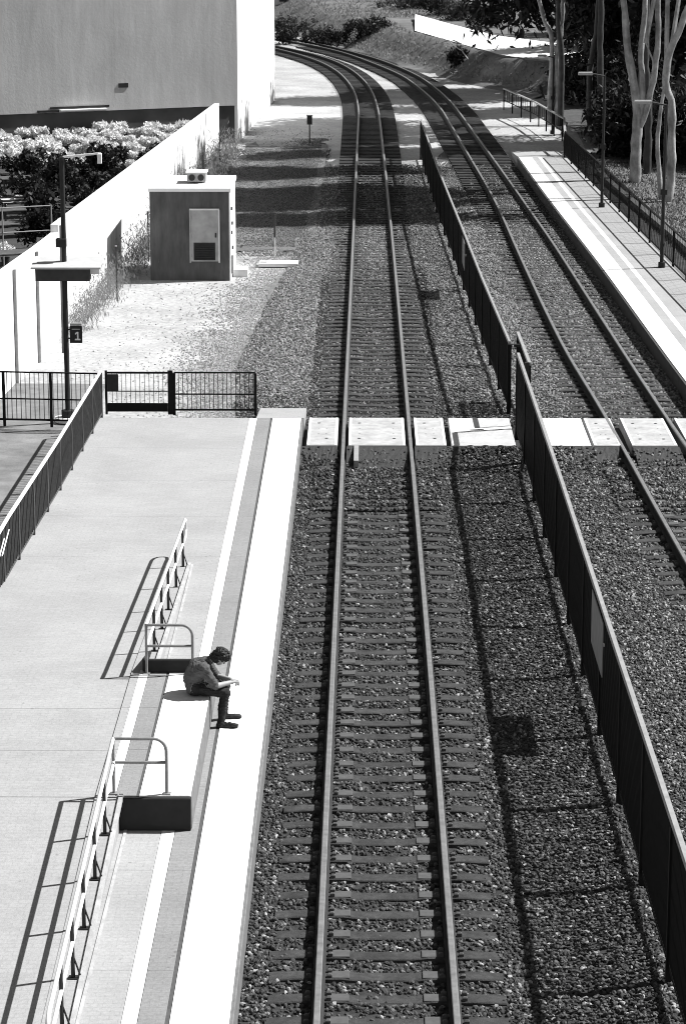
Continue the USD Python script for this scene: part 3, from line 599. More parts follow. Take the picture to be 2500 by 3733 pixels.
def lamp(label, loc, h, arm):
    t = thing('platform_lamp', label, 'lamp post', loc, group='lamp posts along the right platform')
    MB().tube([(0, 0, 0), (0, 0, h)], np.array([.06, .045]), 9).build('pole', 'sign_dark', t, smooth=40)
    m_ = trimesh.creation.cylinder(.11, .16, sections=12); m_.apply_translation((0, 0, .08)); MB().tm(m_).build('base_collar', 'sign_dark', t, smooth=40)
    MB().tube([(0, 0, h - .02), (-arm * .5, 0, h + .07)], .028, 7).build('lamp_arm', 'black_metal', t, smooth=40)
    MB().box(-arm, -arm * .45, -.09, .09, h + .02, h + .13, c=.03).build('lamp_head', 'galv', t)
    B(-.10, .10, -.05, .05, h * .45, h * .45 + .16, c=.01).build('speaker_box', 'sign_dark', t)
lamp('nearest lamp post of the right platform, at the right edge of the picture', (9.05, 80.2, PZ), 4.95, .98)
lamp('second lamp post of the right platform, where its paving meets the tree shadow', (8.50, 95, PZ), 4.7, .95)
lamp('farthest lamp post, in front of the twin pale tree trunks', (8.85, 126, .0), 3.6, .75)

# ---------------------------------------------------------------- shed
sh = thing('equipment_shed', 'flat roofed equipment shed with front darkened for shade and side whitened for sun by the left track', 'shed', (-5.42, 80.6, 0))
B(-1.20, 1.22, .03, 3.4, -.2, 2.62).build('wall', 'shed_wall_shaded', sh)
B(1.223, 1.262, .06, 3.4, -.2, 2.60, c=.01).build('side_wall', 'shed_side_lit', sh)
B(-1.24, 1.30, .0, 3.5, 2.622, 2.74, c=.02).build('roof', 'roof_white', sh)
d = B(.06, .90, -.012, .03, .48, 2.06, c=.008).build('door', 'door_pale', sh)
B(.02, .94, -.05, .03, 2.062, 2.11, c=.006).build('door_hood', 'trim', d); B(.902, .945, -.03, .03, .44, 2.06).build('door_frame', 'trim', d); B(.015, .058, -.03, .03, .44, 2.06).build('door_frame', 'door_pale', d)
B(.80, .84, -.045, -.013, 1.22, 1.36, c=.006).build('handle', 'door_dark', d); [B(.062, .085, -.03, -.013, zz, zz + .09).build('hinge', 'galv', d) for zz in (.62, 1.2, 1.8)]
lv = B(.14, .80, -.03, -.013, .52, 1.06, c=.004).build('vent_panel', 'door_dark', d)
for k in range(7): MB().prism([(-.05, .56 + k * .07), (-.031, .585 + k * .07), (-.031, .555 + k * .07)], 0, .16, .78).build('vent_slat', 'door_dark', d)
for yy, zz in ((.5, 2.05), (.9, 1.55), (.6, 1.3), (1.0, .78)): B(1.262, 1.31, yy - .06, yy + .06, zz - .05, zz + .05, c=.01).build('side_bracket', 'sign_box', sh)
B(1.263, 1.33, .35, .52, .05, .62, c=.01).build('meter_box', 'galv', sh)
B(1.30, 1.75, .8, 1.5, -.12, .12, c=.02).build('step', 'panel_light', sh)
ac = B(-.12, .46, 1.2, 1.9, 2.78, 3.06, c=.02).build('roof_unit', 'galv', sh)
B(-.16, .50, 1.14, 1.96, 3.062, 3.10, c=.01).build('unit_lid', 'roof_white', ac)
for xx in (.03, .31):
    m_ = trimesh.creation.cylinder(.10, .02, sections=16); m_.apply_transform(trimesh.transformations.rotation_matrix(math.pi / 2, (1, 0, 0))); m_.apply_translation((xx, 1.192, 2.92)); MB().tm(m_).build('fan_grille', 'door_dark', ac)
for xx in (-.08, .36): B(xx, xx + .06, 1.25, 1.85, 2.742, 2.778).build('unit_foot', 'galv', ac)
# odds and ends on the dirt
t = thing('concrete_slab', 'white concrete slab lying flat on the dirt right of the shed', 'slab', (-2.85, 83.75, -.1))
B(-.55, .70, -.38, .34, 0, .12, c=.02).build('slab_block', 'panel_light', t); B(-.50, -.30, -.30, .2, .121, .135).build('patch', 'panel_concrete', t)
t = thing('marker_post', 'thin marker post, dark above and white below, beside the white slab', 'post', (-2.96, 85.6, -.08))
MB().tube([(0, 0, 0), (0, 0, .62)], .022, 7).build('lower_post', 'white_paint', t); MB().tube([(0, 0, .622), (0, 0, 1.36)], .034, 7).build('upper_post', 'sign_box', t)
t = thing('trackside_box', 'small dark box on a post left of the track in the tree shadows', 'signal box', (-2.6, 122.6, -.1))
B(-.03, .03, -.03, .03, 0, .85).build('post', 'sign_box', t); bx_ = B(-.12, .12, -.1, .1, .852, 1.25, c=.02).build('cabinet', 'sign_box', t); B(-.14, .14, -.12, .12, 1.252, 1.28).build('cap', 'galv', bx_)

# ---------------------------------------------------------------- white boundary wall
wl = thing('boundary_wall', 'long white rendered wall running from the left fence to the large building', 'wall')
wx = lambda y: float(np.interp(y, [58, 64.7, 68, 90, 118, 122], [-8.86, -8.52, -8.33, -7.55, -6.54, -6.4]))
def wallseg(y0, y1, h0, h1, step=2.6, name='wall_panel'):
    q = np.arange(y0, y1, step)
    for a in q:
        b = min(a + step - .012, y1)
        za, zb_ = np.interp(a, [y0, y1], [h0, h1]), np.interp(b, [y0, y1], [h0, h1])
        xa, xb = wx(a), wx(b); th = .2
        v = [(xa - th, a, -.3), (xa, a, -.3), (xb, b, -.3), (xb - th, b, -.3), (xa - th, a, za), (xa, a, za), (xb, b, zb_), (xb - th, b, zb_)]
        MB().add(v, [(0,2,1),(0,3,2),(4,5,6),(4,6,7),(0,1,5),(0,5,4),(1,2,6),(1,6,5),(2,3,7),(2,7,6),(3,0,4),(3,4,7)]).build(name, 'wall_white', wl)
wallseg(59.5, 70.4, 2.88, 2.74); wallseg(70.41, 118.2, 2.95, 2.10)
for yy in (63.6, 66.7):
    B(wx(yy) + .012, wx(yy) + .075, yy - .05, yy + .05, -.1, 2.75).build('drain_pipe', 'galv', wl)
# ---------------------------------------------------------------- the large building
bd = thing('large_building', 'large windowless rendered building with dark base and bright side wall, upper left', 'building')
fdir = np.array([-1, -.48]) / math.hypot(1, .48); c0 = np.array([-5.92, 122.7]); c1 = c0 + fdir * 30; cR = np.array([-5.02, 146.6]); HB = 14
def vwall(a, b, z0, z1, th, m, name, inward):
    a, b = np.asarray(a, float), np.asarray(b, float); n = np.asarray(inward, float); n = n / np.linalg.norm(n) * th
    v = [(*a, z0), (*b, z0), (*(b + n), z0), (*(a + n), z0), (*a, z1), (*b, z1), (*(b + n), z1), (*(a + n), z1)]
    tm_ = trimesh.Trimesh(v, [(0,2,1),(0,3,2),(4,5,6),(4,6,7),(0,1,5),(0,5,4),(1,2,6),(1,6,5),(2,3,7),(2,7,6),(3,0,4),(3,4,7)], process=False); tm_.fix_normals()
    return MB().tm(tm_).build(name, m, bd)
inw = np.array([-fdir[1], fdir[0]]) * -1; inw = inw if inw[1] > 0 else -inw
for k in range(5):
    a = c0 + fdir * (6 * k + .001); b = c0 + fdir * (6 * k + 5.999); vwall(a, b, 1.62, HB, .3, 'bldg_front_shaded', 'front_panel', inw)
vwall(c0 + inw * .08 , c1 + inw * .08, -.4, 1.6, .25, 'bldg_base', 'base_course', inw)
vwall(c0 + np.array([.006, .02]), cR, -.4, HB, .3, 'bldg_side', 'side_wall', (-1, 0))
vwall(cR + [0, .02], cR + [-28, 3], -.4, HB, .3, 'bldg_side', 'rear_wall', (0, -1))
MB().add([(*c0, HB), (*c1, HB), (*(cR + [-28, 3]), HB), (*cR, HB)], [(0, 1, 2), (0, 2, 3), (0, 2, 1), (0, 3, 2)][:2]).build('roof', 'bldg_side', bd)
def onfront(u, z, w, h, d, m, name):
    a = c0 + fdir * (u - w / 2) - inw * d; b = c0 + fdir * (u + w / 2) - inw * d
    return vwall(a, b, z, z + h, d - .002, m, name, inw)
onfront(5.6, 2.62, .46, .2, .03, 'door_dark', 'wall_vent'); onfront(7.6, 1.70, 2.2, .05, .35, 'trim', 'ledge'); onfront(7.7, 1.78, 2.8, .09, .05, 'door_dark', 'pipe_run'); onfront(9.2, 1.64, 1.0, .10, .08, 'door_dark', 'pipe_box')

# ---------------------------------------------------------------- nursery behind the wall
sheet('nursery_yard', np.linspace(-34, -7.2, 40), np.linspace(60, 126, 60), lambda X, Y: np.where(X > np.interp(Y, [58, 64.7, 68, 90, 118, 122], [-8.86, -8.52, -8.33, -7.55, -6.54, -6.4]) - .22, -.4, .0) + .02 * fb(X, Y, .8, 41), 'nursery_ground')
def leaves(mb, pts, size, droop=.2, asp=2.4, rg=rng):
    n = len(pts); d = rg.normal(size=(n, 3)); d[:, 2] -= droop * 2; d /= np.linalg.norm(d, axis=1)[:, None]
    u = np.cross(d, rg.normal(size=(n, 3))); u /= np.linalg.norm(u, axis=1)[:, None]
    s = size * rg.uniform(.6, 1.35, (n, 1)); L, Wd = d * s, u * s / asp
    v = np.stack([pts - L, pts + Wd - L * .1, pts + L, pts - Wd - L * .1], 1).reshape(-1, 3); a = np.arange(n) * 4
    mb.add(v, np.vstack([np.c_[a, a + 1, a + 2], np.c_[a, a + 2, a + 3]])); return mb
def blob(n, c, r, rg=rng, shell=.5):
    d = rg.normal(size=(n, 3)); d /= np.linalg.norm(d, axis=1)[:, None]
    return np.asarray(c) + d * (rg.random((n, 1)) ** shell) * np.asarray(r)
def potted(mname, label, group, h, w, n, loc, sd):
    rg = np.random.default_rng(sd)
    t = thing('potted_plant', label, 'plant', loc, group=group)
    MB().tube([(0, 0, 0), (0, 0, .32)], np.array([.13, .18]), 10).build('pot', 'pot', t)
    b = MB()
    for k in range(5):
        a = rg.uniform(0, 6.28); leaves(b, blob(n // 5, (math.cos(a) * w * .45, math.sin(a) * w * .45, .34 + h * rg.uniform(.35, .75)), (w * .5, w * .5, h * .3), rg), .075, .0, 2., rg)
    b.build('foliage', mname, t)
    return t
PL = 'pale leafy potted shrub standing in the crowded nursery rows below the building'; PG = 'pale potted shrubs in the nursery rows'
DL = 'dark leafy potted shrub standing in the shaded nursery rows behind the white wall'; DG = 'dark potted shrubs in the nursery rows'
protoP = [potted('leaf_pale', PL, PG, .62, .46, 700, (-11.2 - k * 1.2, 119.2 - k * .55, 0), 50 + k) for k in range(3)]
protoD = [potted('leaf_dark', DL, DG, 1.1, .62, 800, (-12.0 - k * 1.1, 95 - k * .5, 0), 60 + k) for k in range(3)]
cnt = 0
rr = random.Random(3)
for q, y0 in enumerate((121.4, 119.8, 117.0, 115.4, 113.9, 111.0, 109.4, 107.9, 106.3)):
    xr = wx(min(y0, 118)) - 1.7 - (1.2 if q in (2, 5) else 0); u = 0
    while True:
        x = xr - u; y = y0 - u * .46; u += rr.uniform(.6, .9)
        if x < -17.6 or x < -.128 * y - 1.6: break
        if rr.random() < .12: continue
        if y0 < 110 and rr.random() < .35:
            copy_of(protoD[rr.randrange(3)], (x, y, 0), rr.uniform(0, 360), rr.uniform(.75, 1.05), DL, DG)
        else: copy_of(protoP[rr.randrange(3)], (x, y, 0), rr.uniform(0, 360), rr.uniform(.8, 1.25), PL, PG)
for q, y0 in enumerate((103.6, 101.2, 98.0, 94.5, 91.0, 87.5, 84.2, 81.0, 78.0)):
    xr = wx(y0) - 1.0; u = 0
    while True:
        x = xr - u; y = y0 - u * .46; u += rr.uniform(.7, 1.0)
        if x < -.128 * y - 1.4: break
        if rr.random() < .45: continue
        if rr.random() < .34: copy_of(protoP[rr.randrange(3)], (x, y, 0), rr.uniform(0, 360), rr.uniform(.6, .9), PL, PG)
        else: copy_of(protoD[rr.randrange(3)], (x, y, 0), rr.uniform(0, 360), rr.uniform(.9, 1.5), DL, DG)
# potting benches with pale edges, and a shade frame
for label, x, y, L in (('low nursery bench with a white cloth along its edge, left of the sign post', -11.3, 93.0, 3.4), ('dark nursery bench below the white cloth bench', -10.9, 86.3, 3.2), ('dark nursery bench nearest the corner of the white wall', -10.5, 79.3, 2.6), ('dark nursery bench in the middle of the shaded rows', -11.6, 89.8, 3.2), ('dark nursery bench farthest back, in front of the pale shrubs', -12.2, 99.5, 3.4)):
    t = thing('nursery_bench', label, 'bench', (x, y, 0), 24)
    B(-L / 2, L / 2, -.45, .45, .92, .98, c=.01).build('bench_top', 'bench', t)
    for xx in (-L / 2 + .08, L / 2 - .14):
        for yy in (-.40, .34): B(xx, xx + .06, yy, yy + .06, 0, .918).build('leg', 'bench', t)
    n = 14; xs = np.linspace(-L / 2, L / 2, n); e = MB()
    if 'cloth' in label and 'left of' in label:
        zz = .99 + .03 * rng.random(n)
        for i in range(n - 1): e.quad((xs[i], -.46, zz[i] - .1), (xs[i+1], -.46, zz[i+1] - .1), (xs[i+1], -.30, zz[i+1]), (xs[i], -.30, zz[i])); e.quad((xs[i], -.30, zz[i]), (xs[i+1], -.30, zz[i+1]), (xs[i+1], -.1, .985), (xs[i], -.1, .985))
        e.build('cloth', 'tarp', t)
    else: B(-L / 2, L / 2, -.475, -.452, .95, .985).build('edge_trim', 'galv', t)
t = thing('pipe_trellis', 'thin pipe trellis standing among the dark nursery plants near the white wall', 'trellis', (-11.4, 82.5, 0), 24)
for xx in (-1.6, 0, 1.6):
    MB().tube([(xx, 0, 0), (xx, 0, 1.9)], .025, 6).build('upright', 'galv', t)
for zz in (1.88, 1.1): MB().tube([(-1.6, 0, zz), (1.6, 0, zz)], .022, 6).build('cross_pipe', 'galv', t)

# ---------------------------------------------------------------- weeds along the foot of the wall
def weeds(label, pts, m, size, n, hmax, name='weed_clump', cat='weeds', droop=-.9):
    t = MB(); rg = np.random.default_rng(int(abs(pts[0][0] * 10 + pts[0][1])))
    for (x, y, h, w) in pts:
        q = rg.normal(size=(n, 2)) * w * .5; hh = np.abs(rg.normal(size=n)) * h * .45
        leaves(t, np.c_[x + q[:, 0], y + q[:, 1] * 1.6, .0 + np.minimum(hh, h)], size, droop, 9., rg)
    o = t.build(name, m); meta(o, label, cat)
W1 = [(wx(y) + .30 + .25 * random.random(), y, .7 + .5 * random.random(), .45) for y in np.arange(70.5, 80, .55)]
W2 = [(wx(y) + .35 + .4 * random.random(), y, .9 + .6 * random.random(), .55) for y in np.arange(81, 100, .6)]
W3 = [(wx(y) + .35 + .5 * random.random(), y, .8 + .7 * random.random(), .6) for y in np.arange(101, 118, .7)]
weeds('dry tall weeds along the white wall just before the shed', W1, 'leaf_dry', .09, 170, .7)
weeds('dry tall weeds between the white wall and the shed', W2, 'leaf_dry', .10, 180, .9)
weeds('dry tall weeds along the white wall behind the shed', W3, 'leaf_dry', .12, 150, .9)
# thin stakes of an old wire fence in front of the wall
for k, yy in enumerate((76.5, 84.5, 90.0, 103, 110)):
    t = thing('fence_stake', 'thin rusted fence stake standing in the weeds before the white wall', 'stake', (wx(yy) + .75, yy, -.1), group='stakes of the old wire fence')
    MB().tube([(0, 0, 0), (0, 0, 1.6)], .025, 6).build('shaft', 'bark_dark', t); B(-.03, .03, -.03, .03, 1.602, 1.64).build('cap', 'galv', t)

# ---------------------------------------------------------------- trees
def chain(pts, r0, r1, rg, wob=.0):
    pts = np.asarray(pts, float); s = np.r_[0, np.cumsum(np.linalg.norm(np.diff(pts, axis=0), axis=1))]
    q = np.linspace(0, s[-1], max(6, int(s[-1] / .35))); P = np.c_[[PchipInterpolator(s, pts[:, k])(q) for k in range(3)]].T
    P[1:-1] += rg.normal(size=(len(q) - 2, 3)) * wob
    return P, np.linspace(r0, r1, len(q))
def crown_mesh(blobs, n, size, rg, droop=.35, sc=1.):
    b = MB(); vol = np.array([max(1e-3, np.prod(r) ** (1 / 1.5)) for c, r in blobs]); vol /= vol.sum()
    for (c, r), f in zip(blobs, vol):
        m = int(n * f); k = max(4, m // 45)
        cl = blob(k, c, r, rg, .45); idx = rg.integers(0, k, m)
        leaves(b, cl[idx] + rg.normal(size=(m, 3)) * np.array([.42, .42, .55]) * sc, size, droop, 3.2, rg)
    return b
def tree(label, loc, stems, crown, n, size=.28, bark='bark', group=None, cat='tree', leaf='leaf_dark', sd=1, name='eucalyptus_tree'):
    rg = np.random.default_rng(sd); t = thing(name, label, cat, loc, group=group)
    tk = MB()
    for pts, r0, r1 in stems:
        P, r = chain(pts, r0, r1, rg, .012); 
        tk.tube(P, r * (1 + .06 * rg.normal(size=len(r))), 10)
    crown = [(np.array([c[0], c[1], min(c[2], (loc[0] + c[0] + (7.8 if loc[1] + c[1] < 121.5 else 6.2) - r[0] * .6) / .84 - r[2] - loc[2] - .3)]), r) for c, r in ((np.asarray(c, float), r) for c, r in crown)]
    for c, r in crown[:6]:                                             # limbs up into the crown
        a = np.asarray(stems[rg.integers(len(stems))][0][-1], float); cc = np.asarray(c, float)
        tk.tube([a, a * .5 + cc * .5 + [0, 0, .4], cc], np.array([.10, .07, .03]), 6)
    tk.build('trunk', bark, t, smooth=50)
    crown_mesh(crown, n, size, rg).build('crown', leaf, t)
    return t
def balls(rg, n, c, spread, r): return [(np.asarray(c) + rg.uniform(-1, 1, 3) * spread, np.asarray(r) * rg.uniform(.7, 1.25)) for _ in range(n)]
rt = np.random.default_rng(11)
# the pale three-stemmed tree and its bent neighbour
tree('pale three stemmed eucalyptus standing in the grass behind the right platform fence', (10.58, 104, .15),
     [([(0, 0, -.2), (.02, 0, 1.5), (.06, 0, 2.4), (-.10, 0, 3.7), (-.4, .1, 5.3), (-.55, .2, 6.7), (-.9, .4, 10)], .23, .09),
      ([(.08, 0, 2.2), (.20, 0, 3.5), (.14, .1, 5.1), (.24, .2, 6.7), (.3, .4, 10)], .14, .08),
      ([(.10, 0, 2.2), (.5, 0, 3.4), (.68, 0, 4.5), (.78, 0, 5.9), (.75, .1, 6.8), (1.2, .2, 10)], .14, .08),
      ([(.66, 0, 4.5), (.52, -.1, 5.0), (.28, -.1, 5.5)], .05, .03)],
     balls(rt, 17, (.4, -.2, 16.0), (3.8, 1.0, 3.2), (2.2, 1.2, 1.5)), 13000, .28, sd=21)
tree('pale bent eucalyptus trunk at the right edge of the picture', (11.2, 98, .15),
     [([(0, 0, -.2), (.1, 0, .9), (.1, 0, 2.7), (.04, 0, 3.7), (-.2, 0, 4.3), (-.08, 0, 5.6), (.3, 0, 6.4), (1.0, .3, 9)], .18, .10),
      ([(-.1, .5, -.2), (-.35, .6, 2.2), (-.1, .7, 4.4)], .10, .06)],
     balls(rt, 13, (1.6, 1.6, 16.5), (3.4, .8, 2.4), (2.0, 1.1, 1.3)), 10000, .28, sd=22)
tree('twin trunked pale eucalyptus behind the end of the right platform', (9.25, 132, 0),
     [([(-.1, 0, -.2), (-.12, 0, 1.0), (-.05, 0, 2.7), (-.1, 0, 4.1), (-.5, 0, 5.1), (-1.1, .2, 7.5)], .17, .09), ([(.2, 0, -.2), (.28, 0, 1.4), (.18, 0, 3.1), (.33, 0, 4.3), (.5, .2, 8)], .16, .09)],
     balls(rt, 13, (-.6, 2, 12.0), (3.2, 4, 4.0), (2.0, 2.2, 1.7)), 9000, .3, sd=23)
# shade trees: their high crowns stand above the picture and throw the bands of shadow over the tracks
sp = [('dark shade tree with low hanging foliage behind the twin pale trunks', (10.8, 127.5), 10.5, (3.2, 2.4, 4.2), 15, 12000),
      ('slim dark eucalyptus between the pale three stemmed tree and the lamp post', (10.2, 114.2), 15.0, (4.0, .9, 4.0), 18, 14000),
      ('dark leafy tree whose foliage hangs before the white strip of road', (11.0, 149.0), 10.0, (3.0, 1.6, 6.5), 18, 15000),
      ('tall dark tree standing behind the pale three stemmed eucalyptus', (14.5, 122.5), 16, (4.4, .7, 4.4), 16, 12000),
      ('dark shade tree beside the twin pale trunks, beyond the platform end', (9.6, 131.5), 12.5, (3.4, .9, 4.0), 14, 11000),
      ('slender dark tree in the deep shade right of the second lamp post', (11.4, 107.2), 16, (4.4, .9, 4.0), 19, 15000),
      ('dark evergreen tree on the far right behind the bent trunk', (17.5, 124), 6.5, (3.6, 3.2, 4.4), 13, 8000)]
for k, (label, (tx_, ty_), zc, spd, nb, n) in enumerate(sp):
    tree(label, (tx_, ty_, .1), [([(0, 0, -.3), (rt.uniform(-.15, .15), 0, 2.5), (rt.uniform(-.3, .3), 0, 5), (rt.uniform(-.5, .5), .2, zc)], .17, .08)],
         balls(rt, nb, (0, 0, zc + 1.2), spd, (2.2, 1.2 if k in (1, 3, 4, 5) else 1.9, 1.4)), n, .3, 'bark_dark', sd=30 + k, name='shade_tree')
for k, (x, y, zc, nb, n) in enumerate([(14.0, 141, 7.5, 15, 11000), (19.0, 150, 4.5, 14, 8500), (21.5, 134, 5.0, 13, 8000), (15.0, 162, 4.0, 12, 7500), (23.5, 165, 4.5, 14, 8500), (12.5, 153, 7.5, 14, 10000), (25, 118, 5.0, 13, 7000), (20, 180, 4.5, 14, 8000), (29, 150, 5, 12, 7000), (30, 185, 4.5, 14, 8000)]):
    names = ['behind the dark foliage near the white road', 'in the middle of the dark wood', 'behind the tall shade trees', 'on the bank above the white road', 'high on the bank at the back', 'over the right end of the white road', 'at the far right behind the grass', 'at the very back of the bank', 'deep in the wood on the right', 'in the far upper right corner']
    tree('dense dark bushy tree ' + names[k], (x, y, ground_z(np.array([x]), np.array([y]))[0]), [([(0, 0, -.3), (.1, 0, 2), (.2, .1, zc)], .2, .1)], balls(rt, nb, (0, 0, zc), (3.4, 2.6, 3.6), (2.1, 2.0, 1.8)), n, .32, 'bark_dark', sd=60 + k, name='bushy_tree')
# understory hedge and shrubs
def shrub(label, loc, w, h, n, leaf='leaf_dark', sd=0, size=.2, group=None):
    rg = np.random.default_rng(sd); t = thing('shrub', label, 'shrub', loc, group=group)
    st_ = MB()
    for k in range(5): st_.tube([(0, 0, -.1), (rg.uniform(-.4, .4) * w, rg.uniform(-.4, .4) * w, h * .6)], np.array([.04, .02]), 5)
    st_.build('stems', 'bark_dark', t)
    crown_mesh([((rg.uniform(-.5, .5) * w, rg.uniform(-.5, .5) * w, h * rg.uniform(.3, .65)), (w * .45, w * .45, h * .38)) for _ in range(6)], n, size * (1 if h > 2.4 else .65), rg, 0, min(1, h / 3.2)).build('crown', leaf, t)
shr = [(12.6, 121, 3.0, 4.2, 'leaf_dark'), (15.6, 114, 3.0, 4.0, 'leaf_dark'), (18.0, 110, 3.0, 4.2, 'leaf_dark'), (13.8, 128, 3.2, 4.5, 'leaf_dark'), (12.8, 112.5, 1.6, 2.2, 'leaf_dark'), (17, 117, 3, 5, 'leaf_dark'), (20, 104, 3, 4.5, 'leaf_dark'), (11.3, 113.6, 1.7, 3.4, 'leaf_dark'), (13.3, 111.2, 1.8, 3.4, 'leaf_dark'), (15.2, 109.2, 2.0, 3.4, 'leaf_dark'), (17.2, 107.6, 2.2, 3.6, 'leaf_dark'), (11.4, 118.2, 1.5, 2.6, 'leaf_dark'), (16.6, 105.5, 2.2, 2.6, 'leaf_dark'), (11.8, 138, 2.6, 3.6, 'leaf_dark'),
       (-2.1, 191, 2.4, 1.3, 'leaf_dark'), (.2, 189.5, 2.0, 1.1, 'leaf_dark'), (-5.0, 194, 1.8, 1.0, 'leaf_dark'), (2.9, 210, 3, 1.3, 'leaf_mid'), (5.5, 202, 2.2, 1.8, 'leaf_dark'), (8.6, 186, 2.2, 2.2, 'leaf_dark'), (7.0, 196, 2.2, 1.6, 'leaf_mid'), (5.6, 163.0, .6, 1.1, 'leaf_dark'), (-5.5, 206, 2.4, 1.2, 'leaf_mid')]
pl = ['behind the twin pale trunks', 'behind the three stemmed tree', 'right of the three stemmed tree', 'in the deep shade under the tall trees', 'low beside the foot of the three stemmed tree', 'in the middle of the dark thicket', 'at the right edge behind the bent trunk', 'behind the back fence left of the lamp post', 'directly behind the lamp post in the deep shade', 'between the lamp post and the three stemmed trunk', 'between the three stemmed trunk and the bent trunk', 'low behind the platform fence end', 'between the two pale trees', 'at the foot of the dark foliage near the bank',
      'at the curve beyond the tracks, right one of the pair', 'in front of the others beyond the curve', 'beside the bright corner of the building', 'at the top edge above the curve', 'left of the white road at the top', 'above the middle of the white road', 'pale one above the left end of the white road', 'alone on the dark bank beside the far track', 'pale and low next to the small white building']
for k, ((x, y, w, h, lf_), q) in enumerate(zip(shr, pl)): shrub('leafy shrub ' + q, (x, y, float(ground_z(np.array([x]), np.array([y]))[0]) + .1), w, h, 3000 if h > 3 else 1800, lf_, 100 + k, .22)
# far small white building at the top of the picture
t = thing('far_building', 'small low building with a white end wall far beyond the curve', 'building', (-7.6, 222, float(ground_z(np.array([-7.6]), np.array([222.]))[0])), 0)
B(-3, 2.0, 0, 4, -.3, 1.5).build('wall', 'canopy', t); B(2.003, 2.7, .0, 4, -.3, 1.9).build('end_wall', 'bldg_side', t); B(-3.1, 1.99, -.15, 4.1, 1.503, 1.7).build('roof', 'galv', t)
for xx in (-2.4, -1.0, .4): B(xx, xx + .8, -.03, -.002, .5, 1.0).build('window', 'door_dark', t)
# bare stick on the bank
t = MB(); t.tube([(6.0, 157.2, 1.35), (5.7, 158.5, 1.75), (5.75, 161, 2.0), (5.3, 163, 2.1)], .04, 6); t.tube([(5.7, 158.5, 1.75), (5.25, 160.0, 1.95), (5.0, 161.0, 2.2), (4.55, 161, 2.1)], .03, 6)
meta(t.build('fallen_branch', 'bark'), 'pale bare branch lying on the dark bank below the white road', 'branch')
b = MB(); n = 15000; Yv = rng.uniform(149, 232, n); Xv = foot(Yv) + .3 + rng.random(n) ** 1.2 * 13; ok = ~((Xv > np.interp(Yv, [148, 157.5, 170, 182, 196], [12.5, 7.6, 5.2, 2.9, 1.6])) & (Yv < 198)); Xv, Yv = Xv[ok], Yv[ok]
leaves(b, np.c_[Xv, Yv, bank_z(Xv, Yv) + .06], .17, -.7, 5.)
meta(b.build('bank_weeds', 'leaf_dry'), 'rough dry weeds covering the bank beyond the curve', 'weeds', kind='stuff')
# lawn blades
b = MB(); n = 16000; Yv = rng.uniform(80, 112, n); Xv = gxl(Yv) + .12 + rng.random(n) ** 1.3 * 9
leaves(b, np.c_[Xv, Yv, gz(Xv, Yv) + .03], .09, -.9, 4.)
meta(b.build('lawn_grass', 'grass'), 'short rough grass under the pale eucalyptus trees', 'grass', kind='stuff')

